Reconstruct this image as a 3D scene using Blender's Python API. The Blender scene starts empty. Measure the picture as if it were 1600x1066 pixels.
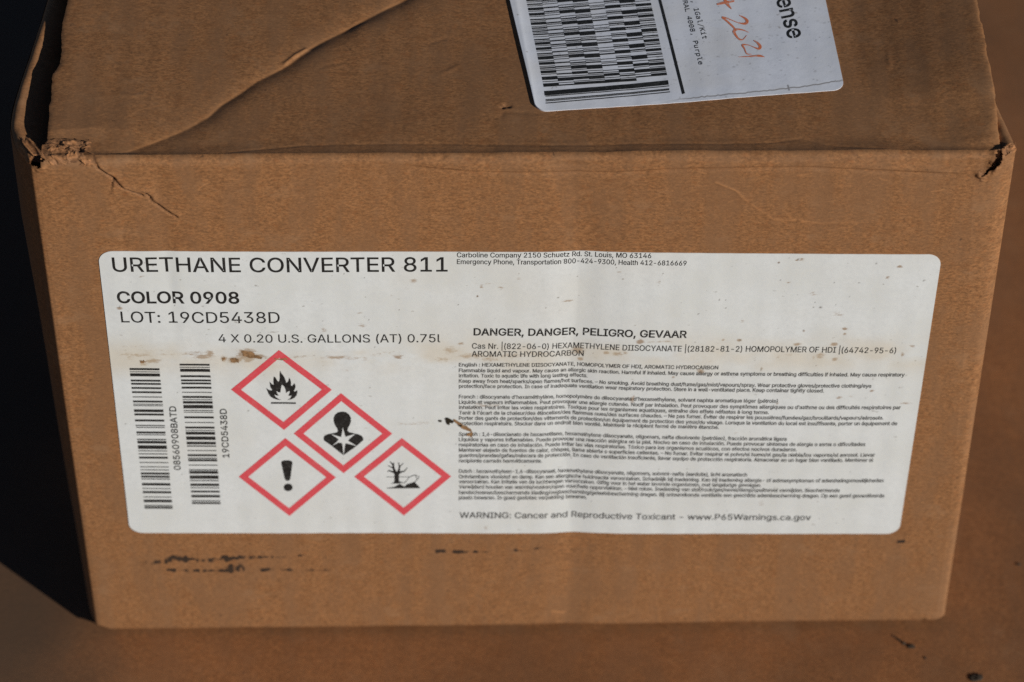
import bpy, math, random
import numpy as np
from mathutils import Matrix, Vector
from mathutils.geometry import tessellate_polygon, delaunay_2d_cdt

# ------------------------------------------------------------------ camera, world, sun, exposure
SC = bpy.context.scene
COL = SC.collection
CAM = np.array([-0.0098688, -0.5501827, 0.6490606])
PITCH, YAW, ROLL, FPX = 0.7754676, 0.0125301, 0.0025310, 4777.588
fwd = np.array([math.sin(YAW)*math.cos(PITCH), math.cos(YAW)*math.cos(PITCH), -math.sin(PITCH)])
rgt = np.array([math.cos(YAW), -math.sin(YAW), 0.0])
upv = np.cross(rgt, fwd)
cr, sr = math.cos(ROLL), math.sin(ROLL)
rgt, upv = cr*rgt + sr*upv, -sr*rgt + cr*upv
cd = bpy.data.cameras.new('camera')
cam = bpy.data.objects.new('camera', cd)
COL.objects.link(cam)
cam.matrix_world = Matrix([[rgt[0], upv[0], -fwd[0], CAM[0]], [rgt[1], upv[1], -fwd[1], CAM[1]],
                           [rgt[2], upv[2], -fwd[2], CAM[2]], [0, 0, 0, 1]])
cd.sensor_width = 36.0
cd.lens = 36.0*FPX/1600.0
cd.clip_start, cd.clip_end = 0.02, 100.0
cd.dof.use_dof = True
cd.dof.focus_distance = 0.752
cd.dof.aperture_fstop = 13.5
SC.camera = cam

SUN_EL, SUN_AZ = math.radians(20.5), math.radians(131.0)     # azimuth clockwise from +Y (right and in front of the box)
sdir = Vector((math.sin(SUN_AZ)*math.cos(SUN_EL), math.cos(SUN_AZ)*math.cos(SUN_EL), math.sin(SUN_EL)))
wd = bpy.data.worlds.new('World')
SC.world = wd
wd.use_nodes = True
nt = wd.node_tree
bg = nt.nodes['Background']
sky = nt.nodes.new('ShaderNodeTexSky')
sky.sky_type = 'NISHITA'
sky.sun_disc = False
sky.sun_elevation, sky.sun_rotation = SUN_EL, SUN_AZ
nt.links.new(sky.outputs[0], bg.inputs[0])
sky.air_density, sky.dust_density, sky.ozone_density = 0.6, 0.2, 2.0     # clear, dry, deep blue winter sky
bg.inputs[1].default_value = 0.05
sl = bpy.data.lights.new('sun', 'SUN')
sl.energy, sl.angle, sl.color = 5.0, math.radians(0.5), (1.0, 0.965, 0.91)
so = bpy.data.objects.new('sun', sl)
COL.objects.link(so)
so.rotation_euler = (-sdir).to_track_quat('-Z', 'Y').to_euler()
SC.cycles.use_denoising = False                # keep the paper's fine grain
SC.view_settings.view_transform = 'Standard'
SC.view_settings.look = 'None'
SC.view_settings.exposure = -0.42
SC.view_settings.gamma = 1.0
SC.view_settings.use_curve_mapping = False

# ------------------------------------------------------------------ helpers
W, D, H = 0.235, 0.235, 0.1710357
rng = np.random.default_rng(7)
random.seed(7)

def unproj(px, py, axis, val):
    """measured point of the photograph -> point on the real plane axis=val"""
    d = (px-800)/FPX*rgt + (533-py)/FPX*upv + fwd
    return CAM + d*((val-CAM[axis])/d[axis])

def fp(px, py):                                    # front face, (x, z)
    p = unproj(px, py, 1, 0.0)
    return np.array([p[0], p[2]])

def tp(px, py):                                    # top face, (x, y)
    p = unproj(px, py, 2, H)
    return np.array([p[0], p[1]])

def gp(px, py):
    return unproj(px, py, 2, -0.0028)

def hash2(i, j, s):
    h = (i.astype(np.int64)*374761393 + j.astype(np.int64)*668265263 + s*1274126177) & 0x7fffffff
    h = ((h ^ (h >> 13))*1274126177) & 0x7fffffff
    return ((h ^ (h >> 16)) & 0xffff)/65535.0

def vnoise(x, y, s=0):
    x, y = np.broadcast_arrays(np.asarray(x, float), np.asarray(y, float))
    i, j = np.floor(x), np.floor(y)
    u, v = x-i, y-j
    u, v = u*u*u*(u*(u*6-15)+10), v*v*v*(v*(v*6-15)+10)
    i, j = i.astype(np.int64), j.astype(np.int64)
    a, b, c, d = hash2(i, j, s), hash2(i+1, j, s), hash2(i, j+1, s), hash2(i+1, j+1, s)
    return (a*(1-u)+b*u)*(1-v) + (c*(1-u)+d*u)*v - 0.5

def fbm(x, y, s=0, o=4):
    r, a = 0, 1.0
    for k in range(o):
        r = r + a*vnoise(x*2**k, y*2**k, s+k*17)
        a *= 0.5
    return r

def sstep(a, b, x):
    t = np.clip((x-a)/(b-a), 0, 1)
    return t*t*(3-2*t)

def polydist(X, Y, pts):
    """distance to a polyline, side sign and running position 0..1"""
    pts = np.asarray(pts, float)
    best = np.full(X.shape, 1e9)
    sgn = np.zeros(X.shape)
    pos = np.zeros(X.shape)
    L = np.r_[0, np.cumsum(np.hypot(*np.diff(pts, axis=0).T))]
    for k in range(len(pts)-1):
        a, b = pts[k], pts[k+1]
        d = b-a
        l2 = d@d
        t = np.clip(((X-a[0])*d[0] + (Y-a[1])*d[1])/l2, 0, 1)
        ex, ey = X-a[0]-t*d[0], Y-a[1]-t*d[1]
        r = np.hypot(ex, ey)
        m = r < best
        best = np.where(m, r, best)
        sgn = np.where(m, np.sign(d[0]*ey - d[1]*ex), sgn)
        pos = np.where(m, (L[k]+t*math.sqrt(l2))/L[-1], pos)
    return best, sgn, pos

def inpoly(X, Y, poly):
    c = np.zeros(X.shape, bool)
    n = len(poly)
    for k in range(n):
        x1, y1 = poly[k]
        x2, y2 = poly[(k+1) % n]
        if y1 == y2:
            continue
        m = (y1 > Y) != (y2 > Y)
        c ^= m & (X < (x2-x1)*(Y-y1)/(y2-y1)+x1)
    return c

def smooth_curve(P, n):
    P = np.asarray(P, float)
    Q = np.vstack([2*P[0]-P[1], P, 2*P[-1]-P[-2]])
    t = np.linspace(0, len(P)-1-1e-9, n)
    k = t.astype(int)
    u = (t-k)[:, None]
    a, b, c, d = Q[k], Q[k+1], Q[k+2], Q[k+3]
    return 0.5*((2*b)+(c-a)*u+(2*a-5*b+4*c-d)*u*u+(3*b-a-3*c+d)*u**3)

def link(name, me, mats, parent=None):
    o = bpy.data.objects.new(name, me)
    for m in (mats if isinstance(mats, (list, tuple)) else [mats]):
        me.materials.append(m)
    COL.objects.link(o)
    if parent is not None:
        o.parent = parent
    return o

def raw_mesh(name, V, F, mat_idx=None, smooth=True, attrs=None):
    """V (n,3); F a list of faces or an (m,3|4) array"""
    me = bpy.data.meshes.new(name)
    V = np.asarray(V, np.float32)
    if isinstance(F, np.ndarray):
        k = F.shape[1]
        me.vertices.add(len(V))
        me.vertices.foreach_set('co', V.ravel())
        me.loops.add(F.size)
        me.loops.foreach_set('vertex_index', F.astype(np.int32).ravel())
        me.polygons.add(len(F))
        me.polygons.foreach_set('loop_start', np.arange(0, F.size, k, dtype=np.int32))
        me.update(calc_edges=True)
    else:
        me.from_pydata(V.tolist(), [], F)
    if mat_idx is not None:
        me.polygons.foreach_set('material_index', np.asarray(mat_idx, np.int32))
    me.polygons.foreach_set('use_smooth', np.full(len(me.polygons), smooth))
    for k, v in (attrs or {}).items():
        at = me.attributes.new(k, 'FLOAT', 'POINT')
        at.data.foreach_set('value', np.asarray(v, np.float32).ravel())
    me.validate()
    me.update()
    return me

def grid_faces(n, m, flip=False, keep=None):
    i, j = np.meshgrid(np.arange(n-1), np.arange(m-1), indexing='ij')
    a = i*m+j
    F = np.stack([a, a+m, a+m+1, a+1], -1).reshape(-1, 4)
    if flip:
        F = F[:, ::-1]
    if keep is not None:
        F = F[keep.ravel()]
    return F

def grid_obj(name, P, mat, parent, flip=False, keep=None, attrs=None):
    n, m = P.shape[:2]
    return link(name, raw_mesh(name, P.reshape(-1, 3), grid_faces(n, m, flip, keep), attrs=attrs), mat, parent)

def tag(o, label=None, cat=None, group=None, kind=None):
    for k, v in (('label', label), ('category', cat), ('group', group), ('kind', kind)):
        if v:
            o[k] = v
    return o

# ------------------------------------------------------------------ materials
def new_mat(name):
    m = bpy.data.materials.new(name)
    m.use_nodes = True
    b = m.node_tree.nodes['Principled BSDF']
    return m, m.node_tree.nodes, m.node_tree.links, b

def N(nodes, t, **kw):
    n = nodes.new(t)
    for k, v in kw.items():
        if k in ('operation', 'blend_type', 'data_type', 'attribute_name', 'noise_dimensions', 'clamp_factor', 'musgrave_type', 'distance', 'feature'):
            setattr(n, k, v)
    return n

def noise(nodes, links, co, scale, detail=4, rough=0.6, stretch=None):
    if stretch:
        mp = nodes.new('ShaderNodeMapping')
        mp.inputs['Scale'].default_value = stretch
        links.new(co, mp.inputs['Vector'])
        co = mp.outputs[0]
    n = nodes.new('ShaderNodeTexNoise')
    n.inputs['Scale'].default_value = scale
    n.inputs['Detail'].default_value = detail
    n.inputs['Roughness'].default_value = rough
    links.new(co, n.inputs['Vector'])
    return n.outputs['Fac']

def ramp(nodes, links, f, a, b, va=0.0, vb=1.0):
    n = nodes.new('ShaderNodeMapRange')
    n.interpolation_type = 'SMOOTHSTEP'
    for k, v in enumerate((a, b, va, vb)):
        n.inputs[k+1].default_value = v
    links.new(f, n.inputs[0])
    return n.outputs[0]

def mixc(nodes, links, f, a, b, mode='MIX'):
    n = nodes.new('ShaderNodeMix')
    n.data_type = 'RGBA'
    n.blend_type = mode
    for sock, v in ((n.inputs[0], f), (n.inputs[6], a), (n.inputs[7], b)):
        if isinstance(v, (int, float)):
            sock.default_value = v
        elif isinstance(v, tuple):
            sock.default_value = (*v, 1.0)
        else:
            links.new(v, sock)
    return n.outputs[2]

def mathn(nodes, links, op, a, b):
    n = nodes.new('ShaderNodeMath')
    n.operation = op
    for k, v in enumerate((a, b)):
        if isinstance(v, (int, float)):
            n.inputs[k].default_value = v
        else:
            links.new(v, n.inputs[k])
    return n.outputs[0]

def attr(nodes, name):
    n = nodes.new('ShaderNodeAttribute')
    n.attribute_name = name
    return n.outputs['Fac']

def kraft(name, base, plane='xz', rough=0.78, spec=0.35, contrast=1.2, bump=0.00003, grime=0.0):
    """kraft linerboard: mottled pulp, long fibres, specks, scuffs from the mesh's own marks"""
    m, nd, lk, b = new_mat(name)
    co = nd.new('ShaderNodeTexCoord').outputs['Object']
    st = (1.0, 1.0, 1.9) if plane == 'xz' else (1.0, 1.9, 1.0)
    st2 = (3.0, 1.0, 1.0) if plane == 'xz' else (3.0, 1.0, 1.0)
    f1 = noise(nd, lk, co, 850, 6, 0.75, st)          # pulp mottle
    f2 = noise(nd, lk, co, 2300, 3, 0.7, st)          # fine fibre
    f3 = noise(nd, lk, co, 34, 4, 0.6, (3.4, 1, 1))  # cloudy bands along the flutes
    f4 = noise(nd, lk, co, 900, 2, 0.5, (1, 4, 5))    # long fibres
    f5 = noise(nd, lk, co, 520, 2, 0.5)
    d = tuple(c*(1-0.38*contrast) for c in base)
    l = tuple(min(1, c*(1+0.34*contrast)) for c in base)
    f6 = noise(nd, lk, co, 210, 4, 0.7, st)           # blotches
    c = mixc(nd, lk, ramp(nd, lk, f1, 0.30, 0.70), d, l)
    c = mixc(nd, lk, mathn(nd, lk, 'MULTIPLY', ramp(nd, lk, f6, 0.50, 0.70), 0.55*contrast), c, tuple(base[k]*(0.74, 0.68, 0.62)[k] for k in range(3)))
    c = mixc(nd, lk, mathn(nd, lk, 'MULTIPLY', ramp(nd, lk, f6, 0.48, 0.30), 0.45*contrast), c, tuple(base[k]*(1.16, 1.24, 1.42)[k] for k in range(3)))
    red = tuple(base[k]*(1.16, 0.88, 0.66)[k] for k in range(3))
    c = mixc(nd, lk, mathn(nd, lk, 'MULTIPLY', ramp(nd, lk, noise(nd, lk, co, 620, 3, 0.6, st), 0.52, 0.72), 0.35*contrast), c, red)
    gry = tuple(base[k]*(0.84, 0.92, 1.10)[k] for k in range(3))
    c = mixc(nd, lk, mathn(nd, lk, 'MULTIPLY', ramp(nd, lk, f3, 0.42, 0.64), 0.55*contrast), c, gry)
    c = mixc(nd, lk, mathn(nd, lk, 'MULTIPLY', ramp(nd, lk, f2, 0.52, 0.70), 0.50*contrast), c, tuple(x*0.52 for x in base))
    c = mixc(nd, lk, mathn(nd, lk, 'MULTIPLY', ramp(nd, lk, f4, 0.58, 0.72), 0.50*contrast), c, tuple(min(1, x*1.5) for x in base))
    c = mixc(nd, lk, mathn(nd, lk, 'MULTIPLY', ramp(nd, lk, f5, 0.72, 0.79), 0.6), c, (0.045, 0.026, 0.016))
    f7 = noise(nd, lk, co, 75, 6, 0.72, (1.0, 1.0, 1.6))          # rubbed, dusty patches
    c = mixc(nd, lk, mathn(nd, lk, 'MULTIPLY', ramp(nd, lk, f7, 0.54, 0.70), 0.42), c, tuple(min(1, base[k]*(1.12, 1.34, 1.75)[k]) for k in range(3)))
    c = mixc(nd, lk, mathn(nd, lk, 'MULTIPLY', ramp(nd, lk, f7, 0.44, 0.30), 0.35), c, tuple(base[k]*(0.72, 0.68, 0.66)[k] for k in range(3)))
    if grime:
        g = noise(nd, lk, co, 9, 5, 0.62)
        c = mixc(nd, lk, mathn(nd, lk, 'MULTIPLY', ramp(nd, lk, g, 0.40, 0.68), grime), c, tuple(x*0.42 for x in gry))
    c = mixc(nd, lk, mathn(nd, lk, 'MULTIPLY', attr(nd, 'shade_tone'), 0.8), c, (0.085, 0.056, 0.035))  # darker ground zones; the left one also deepens the shadow in colour
    # marks carried by the mesh
    ragged = noise(nd, lk, co, 1700, 4, 0.75, (0.4, 1, 1.6))
    dk = mathn(nd, lk, 'ADD', attr(nd, 'scuff'), mathn(nd, lk, 'MULTIPLY', mathn(nd, lk, 'SUBTRACT', ragged, 0.5), 1.9))
    has = ramp(nd, lk, attr(nd, 'scuff'), 0.02, 0.2)
    c = mixc(nd, lk, mathn(nd, lk, 'MULTIPLY', mathn(nd, lk, 'MULTIPLY', ramp(nd, lk, dk, 0.35, 0.75), has), 0.9), c, (0.014, 0.012, 0.010))
    c = mixc(nd, lk, attr(nd, 'tear_hollow'), c, (0.085, 0.036, 0.014))  # torn paper, and the painted-in shade of crumpled hollows
    c = mixc(nd, lk, attr(nd, 'fray'), c, tuple(min(1, x*1.75) for x in base))
    lk.new(c, b.inputs['Base Color'])
    b.inputs['Roughness'].default_value = rough
    b.inputs['Specular IOR Level'].default_value = spec
    bp = nd.new('ShaderNodeBump')
    bp.inputs['Distance'].default_value = bump
    bp.inputs['Strength'].default_value = 1.0
    hsum = mathn(nd, lk, 'ADD', mathn(nd, lk, 'MULTIPLY', f1, 0.6), mathn(nd, lk, 'MULTIPLY', f2, 0.3))
    hsum = mathn(nd, lk, 'ADD', hsum, mathn(nd, lk, 'MULTIPLY', f5, 0.5))
    lk.new(hsum, bp.inputs['Height'])
    lk.new(bp.outputs[0], b.inputs['Normal'])
    return m

def paper(name, base, rough=0.55, spec=0.4):
    m, nd, lk, b = new_mat(name)
    co = nd.new('ShaderNodeTexCoord').outputs['Object']
    f1 = noise(nd, lk, co, 55, 5, 0.6)
    f2 = noise(nd, lk, co, 700, 4, 0.7)
    f3 = noise(nd, lk, co, 520, 2, 0.5, (1, 1, 1.8))
    f4 = noise(nd, lk, co, 1600, 3, 0.7, (0.5, 1, 1.4))
    c = mixc(nd, lk, ramp(nd, lk, f1, 0.35, 0.68), base, tuple(base[k]*(0.93, 0.92, 0.89)[k] for k in range(3)))
    c = mixc(nd, lk, ramp(nd, lk, f2, 0.35, 0.75), c, tuple(x*0.92 for x in base))
    c = mixc(nd, lk, mathn(nd, lk, 'MULTIPLY', ramp(nd, lk, f3, 0.70, 0.77), 0.5), c, (0.22, 0.19, 0.15))
    dk = mathn(nd, lk, 'ADD', attr(nd, 'dirt'), mathn(nd, lk, 'MULTIPLY', mathn(nd, lk, 'SUBTRACT', f4, 0.5), 1.3))
    has = ramp(nd, lk, attr(nd, 'dirt'), 0.02, 0.25)
    c = mixc(nd, lk, mathn(nd, lk, 'MULTIPLY', mathn(nd, lk, 'MULTIPLY', ramp(nd, lk, dk, 0.16, 0.62), has), 0.8), c, (0.30, 0.19, 0.105))
    c = mixc(nd, lk, attr(nd, 'speck'), c, (0.085, 0.066, 0.05))
    c = mixc(nd, lk, mathn(nd, lk, 'MULTIPLY', attr(nd, 'film'), 0.45), c, (0.62, 0.52, 0.36))
    lk.new(c, b.inputs['Base Color'])
    b.inputs['Roughness'].default_value = rough
    b.inputs['Specular IOR Level'].default_value = spec
    bp = nd.new('ShaderNodeBump')
    bp.inputs['Distance'].default_value = 0.00003
    lk.new(f2, bp.inputs['Height'])
    lk.new(bp.outputs[0], b.inputs['Normal'])
    return m

def ink(name, base, wear=0.12, rough=0.55, gap=None):
    """printed ink, worn a little where the paper's grain shows"""
    m, nd, lk, b = new_mat(name)
    co = nd.new('ShaderNodeTexCoord').outputs['Object']
    f = noise(nd, lk, co, 1400, 4, 0.7)
    g = noise(nd, lk, co, 120, 3, 0.6)
    c = mixc(nd, lk, mathn(nd, lk, 'MULTIPLY', ramp(nd, lk, f, 0.48, 0.75), wear*1.6), base, (0.5, 0.5, 0.48))
    c = mixc(nd, lk, mathn(nd, lk, 'MULTIPLY', ramp(nd, lk, g, 0.52, 0.75), wear), c, (0.42, 0.40, 0.37))
    lk.new(c, b.inputs['Base Color'])
    b.inputs['Roughness'].default_value = rough
    b.inputs['Specular IOR Level'].default_value = 0.35
    return m

def plain(name, base, rough=0.9, var=0.3, scale=400):
    m, nd, lk, b = new_mat(name)
    co = nd.new('ShaderNodeTexCoord').outputs['Object']
    f = noise(nd, lk, co, scale, 4, 0.65)
    c = mixc(nd, lk, ramp(nd, lk, f, 0.3, 0.7), tuple(x*(1-var) for x in base), tuple(min(1, x*(1+var)) for x in base))
    lk.new(c, b.inputs['Base Color'])
    b.inputs['Roughness'].default_value = rough
    b.inputs['Specular IOR Level'].default_value = 0.2
    return m

KRAFT = (0.285, 0.131, 0.050)
M_front = kraft('kraft_front', KRAFT, 'xz')
M_top = kraft('kraft_top', KRAFT, 'xy')
M_side = kraft('kraft_side', KRAFT, 'xz')
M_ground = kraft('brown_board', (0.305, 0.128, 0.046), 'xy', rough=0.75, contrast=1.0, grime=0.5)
M_paper = paper('label_paper', (0.73, 0.755, 0.745), 0.6, 0.3)
M_ship = paper('thermal_paper', (0.78, 0.81, 0.88), 0.42, 0.5)
M_ink = ink('black_ink', (0.016, 0.016, 0.015), 0.06)
M_small = ink('small_print_ink', (0.03, 0.03, 0.028), 0.22)
M_red = ink('red_ink', (0.70, 0.080, 0.098), 0.10)
M_orange = ink('orange_marker', (0.70, 0.20, 0.085), 0.55)
M_mud = plain('dried_mud', (0.25, 0.145, 0.07), 0.9, 0.45, 900)
M_tar = plain('dark_mud', (0.030, 0.024, 0.014), 0.8, 0.5, 900)
M_crumb = plain('dark_crumb', (0.050, 0.036, 0.025), 0.8, 0.4, 700)
M_ginger = plain('torn_inner_ply', (0.36, 0.17, 0.07), 0.95, 0.45, 500)

# ------------------------------------------------------------------ the shape of the box's faces
def X1(px, py=600):
    return fp(px, py)[0]

CREASE_X = fp(893, 600)[0]
L_lip = [fp(*p) for p in ((630, 255), (668, 259), (720, 263), (800, 266), (880, 267), (960, 267), (1040, 262), (1150, 259), (1260, 257), (1340, 261), (1420, 265), (1520, 271))]
L_lite = [fp(*p) for p in ((1118, 285), (1150, 298), (1165, 312), (1185, 327), (1210, 343), (1240, 344), (1282, 349), (1340, 347), (1400, 348))]
L_crack1 = [fp(*p) for p in ((139, 235), (143, 243), (149, 254), (154, 262), (166, 270), (179, 278), (186, 288), (193, 294), (205, 298), (213, 301), (222, 304))]
L_crack2 = [fp(*p) for p in ((228, 302), (235, 307), (237, 313), (247, 320), (258, 328), (268, 334), (276, 338))]
L_crack3 = [fp(*p) for p in ((179, 278), (175, 286), (175, 293))]

def F(x, z):
    """how far the front face lies behind its ideal plane (metres)"""
    x, z = np.broadcast_arrays(np.asarray(x, float), np.asarray(z, float))
    s = x - CREASE_X - 0.0012*np.sin(z*60)
    w = np.where(s < 0, 0.0050, 0.0080)
    r = 0.00070*np.exp(-(np.abs(s)/w)**1.5)*(0.85+0.15*(1-sstep(0.105, 0.165, z)))
    r = r + 0.0009*fbm(x*14+3.1, z*13, 5, 2)                                      # slow buckling
    r = r + 0.00005*vnoise(x*130, z*4, 11) + 0.000026*(0.6+vnoise(x*30, z*30, 13))*np.sin(x*2*math.pi/0.0070+2.5*vnoise(x*20, z*15, 3))  # flutes
    r = r + 0.00003*fbm(x*120, z*120, 21, 3)
    s2 = x - fp(262, 400)[0]
    r = r + 0.00018*np.exp(-(s2/0.002)**2)*sstep(0.10, 0.13, z)
    return r*sstep(H, H-0.003, z)

def wave(x):
    return 0.00045*fbm(x*60, 0*x, 401, 4)

def F_marks(x, z):
    """sharp local relief of the front panel itself and its marks"""
    d, sg, t = polydist(x, z, L_lip)
    lip = np.minimum(1, np.minimum(t*8, (1-t)*8))
    up_ = (sg > 0)
    r = -0.00060*lip*np.where(up_, np.exp(-(d/0.0026)**2), np.exp(-(d/0.00045)**2)) + 0.00022*lip*np.where(up_, 0, np.exp(-((d-0.0009)/0.0008)**2))
    r = r + 0.00007*vnoise(x*1100, z*200, 27)*np.exp(-((H-z)/0.0035)**2)
    d2, _, t2 = polydist(x, z, L_lite)
    r = r - 0.00008*np.exp(-(d2/0.00035)**2)*np.minimum(1, (1-t2)*3)
    fray = 0.55*np.exp(-(d2/0.00022)**2)*np.minimum(1, (1-t2)*2.2)*(vnoise(x*900, z*900, 4) > -0.25)
    tear_hollow = np.zeros(x.shape)
    for L, wd_ in ((L_crack1, 0.00026), (L_crack2, 0.00026), (L_crack3, 0.00014)):
        d3, s3, t3 = polydist(x + 0.00012*vnoise(x*2500, z*2500, 8), z + 0.00012*vnoise(x*2500, z*2500, 9), L)
        ww = wd_*(0.7+0.6*(vnoise(x*500, z*500, 14)+0.5))
        r = r + 0.00060*np.exp(-(d3/ww)**2) - 0.00022*np.exp(-(d3/0.0012)**2)*(s3 > 0)
        tear_hollow = np.maximum(tear_hollow, np.exp(-(d3/ww)**4)*0.85)
    return r, tear_hollow, fray

L_fold = [tp(*p) for p in ((140, 242), (165, 240), (200, 233), (245, 216), (290, 196), (325, 176), (345, 158), (375, 139), (400, 121), (440, 101), (480, 72), (500, 60), (530, 45), (560, 30), (590, 14), (620, 0), (690, -38), (800, -100))]
L_sec = [tp(*p) for p in ((62, 208), (100, 204), (150, 200), (190, 201), (225, 205), (262, 205))]
L_arc = [tp(*p) for p in ((1520, 262), (1480, 243), (1466, 212), (1440, 188), (1400, 168), (1360, 150), (1338, 122), (1330, 90), (1322, 50), (1314, 0), (1306, -60), (1300, -100))]
ARC_S = smooth_curve(L_arc, 200)
for _ in range(25):
    ARC_S[1:-1] = 0.25*ARC_S[:-2]+0.5*ARC_S[1:-1]+0.25*ARC_S[2:]
L_band = [tp(*p) for p in ((330, 240), (470, 224), (560, 222), (700, 221), (860, 224), (1000, 222), (1130, 222), (1200, 220), (1252, 213), (1300, 226), (1420, 234))]
L_arc2 = [tp(*p) for p in ((1530, 243), (1533, 222), (1540, 205), (1550, 194), (1570, 182))]

def T(x, y):
    """height of the front top flap"""
    x, y = np.broadcast_arrays(np.asarray(x, float), np.asarray(y, float))
    z = np.full(x.shape, H)
    # rolled score line, falling away from the fold
    d, sg, t = polydist(x, y, L_band)
    yb = np.interp(x, [p[0] for p in L_band], [p[1] for p in L_band])
    fade = sstep(-0.10, -0.075, x)*(1-0.5*sstep(0.09, 0.105, x))
    z = z - 0.00035*(1-np.exp(-np.maximum(y-0.0018, 0)/0.0014)) - 0.00045*fade*sstep(0.0016, 0.0075, y)**0.7 - 0.00025*(1-fade)*sstep(0.0016, 0.004, y)
    z = z - 0.00010*np.exp(-(d/0.0005)**2)*fade
    # long diagonal crease
    d, sg, t = polydist(x, y, L_fold)
    amp = np.interp(t, [0, 0.05, 0.25, 0.55, 0.75, 1], [0, 0.3, 0.85, 1.0, 0.9, 0.7])
    jit = 1+0.5*vnoise(t*18, 0*t, 31)
    up = 0.55*np.exp(-d/0.0100)+0.45*np.exp(-(d/0.0024)**1.2)
    dn = 0.82*np.exp(-(d/(0.0026*jit))**1.25)+0.18*np.exp(-d/0.006)
    z = z - 0.00130*amp*np.where(sg > 0, up, dn)
    # small secondary crease towards the torn corner
    d, sg, t = polydist(x, y, L_sec)
    z = z + 0.00060*np.where(sg < 0, np.exp(-(d/0.0035)), np.exp(-(d/0.010)))*np.minimum(1, (1-t)*3)*sstep(0.002, 0.005, y)
    # right end of the flap lifts, shaped to darken it like a cast shadow
    xb_ = np.interp(y, ARC_S[:, 1], ARC_S[:, 0])
    dx = np.maximum(x-xb_, 0)
    lift = 0.15*(dx-0.0035*(1-np.exp(-dx/0.0035)))
    d2, sg2, _ = polydist(x, y, L_arc2)
    lift = lift - 0.0007*np.where((sg2 < 0), np.minimum(d2, 0.006)/0.006, 0)*(1-sstep(0.010, 0.018, y))
    z = z + lift*sstep(0.0018, 0.006, y)
    z = z + (0.0011*fbm(x*16+9, y*18, 41, 2) + 0.000035*fbm(x*130, y*130, 43, 3) + 0.00005*vnoise(x*140, y*6, 47)
             + 0.000036*(0.6+vnoise(x*30, y*30, 49))*np.sin(x*2*math.pi/0.0070+2.0*vnoise(x*25, y*12, 48)))*sstep(0.002, 0.014, y)
    return z + wave(x)*(1-sstep(0.0018, 0.009, y))

# ------------------------------------------------------------------ ground
def ground():
    n = 90
    a = np.sinh(np.linspace(-1, 1, n)*5.2)/np.sinh(5.2)*6.0
    X, Y = np.meshgrid(a, a, indexing='ij')
    Z = 0.0006*fbm(X*9, Y*9, 61, 3)*np.exp(-(X**2+Y**2)/2)-0.0030
    Z = np.minimum(Z, -0.0026)
    P = np.stack([X, Y+0.1, Z], -1)
    o = grid_obj('ground', P, M_ground, None, attrs=dict(shade_tone=np.maximum(sstep(-0.105, -0.150, P[..., 0]+0.02*fbm(P[..., 0]*30, P[..., 1]*30, 65, 3)), 0.32*sstep(0.09, 0.20, P[..., 0]+0.25*P[..., 1]+0.05*fbm(P[..., 0]*20, P[..., 1]*20, 66, 3)))))  # left zone paints in deeper shade plus olive ground tone; right is just darker
    tag(o, 'brown fibrous board surface under and around the box', kind='structure')
ground()

# ------------------------------------------------------------------ the cardboard box
box = bpy.data.objects.new('cardboard_box', None)
COL.objects.link(box)
tag(box, 'battered brown cardboard box with torn top corners and two stuck-on labels', 'box')

def flare(z):
    return np.interp(z, [0, 0.02, 0.08, 0.14, 0.165, H], [0.50, 0.56, 0.78, 1.0, 0.95, 0.86])

def left_path(z, n):
    """plan curve of the left front corner and left wall, front to back"""
    f = flare(z)
    P = [(-0.1166, 0.0), (-0.1176, 0.0002), (-0.1183, 0.0010), (-0.1186-0.0006*f, 0.0028), (-0.1188-0.0022*f, 0.0055),
         (-0.1188-0.0045*f, 0.0105), (-0.1188-0.0062*f, 0.018), (-0.1186-0.0058*f, 0.030), (-0.1180-0.0030*f, 0.060), (-0.1175, 0.110), (-0.1170, 0.235)]
    return smooth_curve(P, n)

def right_path(z, n):
    r = np.interp(z, [0, 0.05, 0.12, 0.16, H], [0.0026, 0.0034, 0.0066, 0.0095, 0.0085])
    P = [(0.1175-r, 0.0), (0.1175-0.45*r, 0.00022+0.03*r), (0.1175-0.12*r, 0.0009+0.10*r), (0.1175, 0.0030), (0.1172, 0.0055), (0.1163, 0.011), (0.1150, 0.019), (0.1140, 0.035), (0.1145, 0.080), (0.1160, 0.14), (0.1165, 0.235)]
    return smooth_curve(P, n)

def sink(z, x):
    """the lower edge reaches a little further down on the left"""
    return z - (0.0017-0.0007*x/0.1175)*np.clip(1-z/0.03, 0, 1)**1.5

# front panel -----------------------------------------------------
nz = 520
zs = np.linspace(0.0008, H-0.0018, nz)
ang = np.linspace(0, math.pi/2, 9)[1:]
ztop = H-0.0018+0.0018*np.sin(ang)
ytop = 0.0018*(1-np.cos(ang))
angb = np.linspace(0, math.pi/2, 7)[1:][::-1]
zz = np.r_[0.0018-0.0016*np.sin(angb), np.linspace(0.0018, H-0.012, nz-130)[:-1], np.linspace(H-0.012, H-0.0018, 131), ztop]
yy = np.r_[0.0022*(1-np.cos(angb)), np.zeros(nz), ytop]
xm = np.linspace(-0.1166, 0.1080, 690)
NL, NR = 60, 110
FR = np.r_[np.linspace(0, 0.95, 611)[:-1], np.linspace(0.95, 1, len(xm)-610)]
NSIDE = 300
kL = 4.3/10                                            # portion of the plan curve kept by the front panel
colsx, colsy = [], []
PX = np.zeros((NL+len(xm)+NR, len(zz)))
PY = np.zeros_like(PX)
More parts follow.
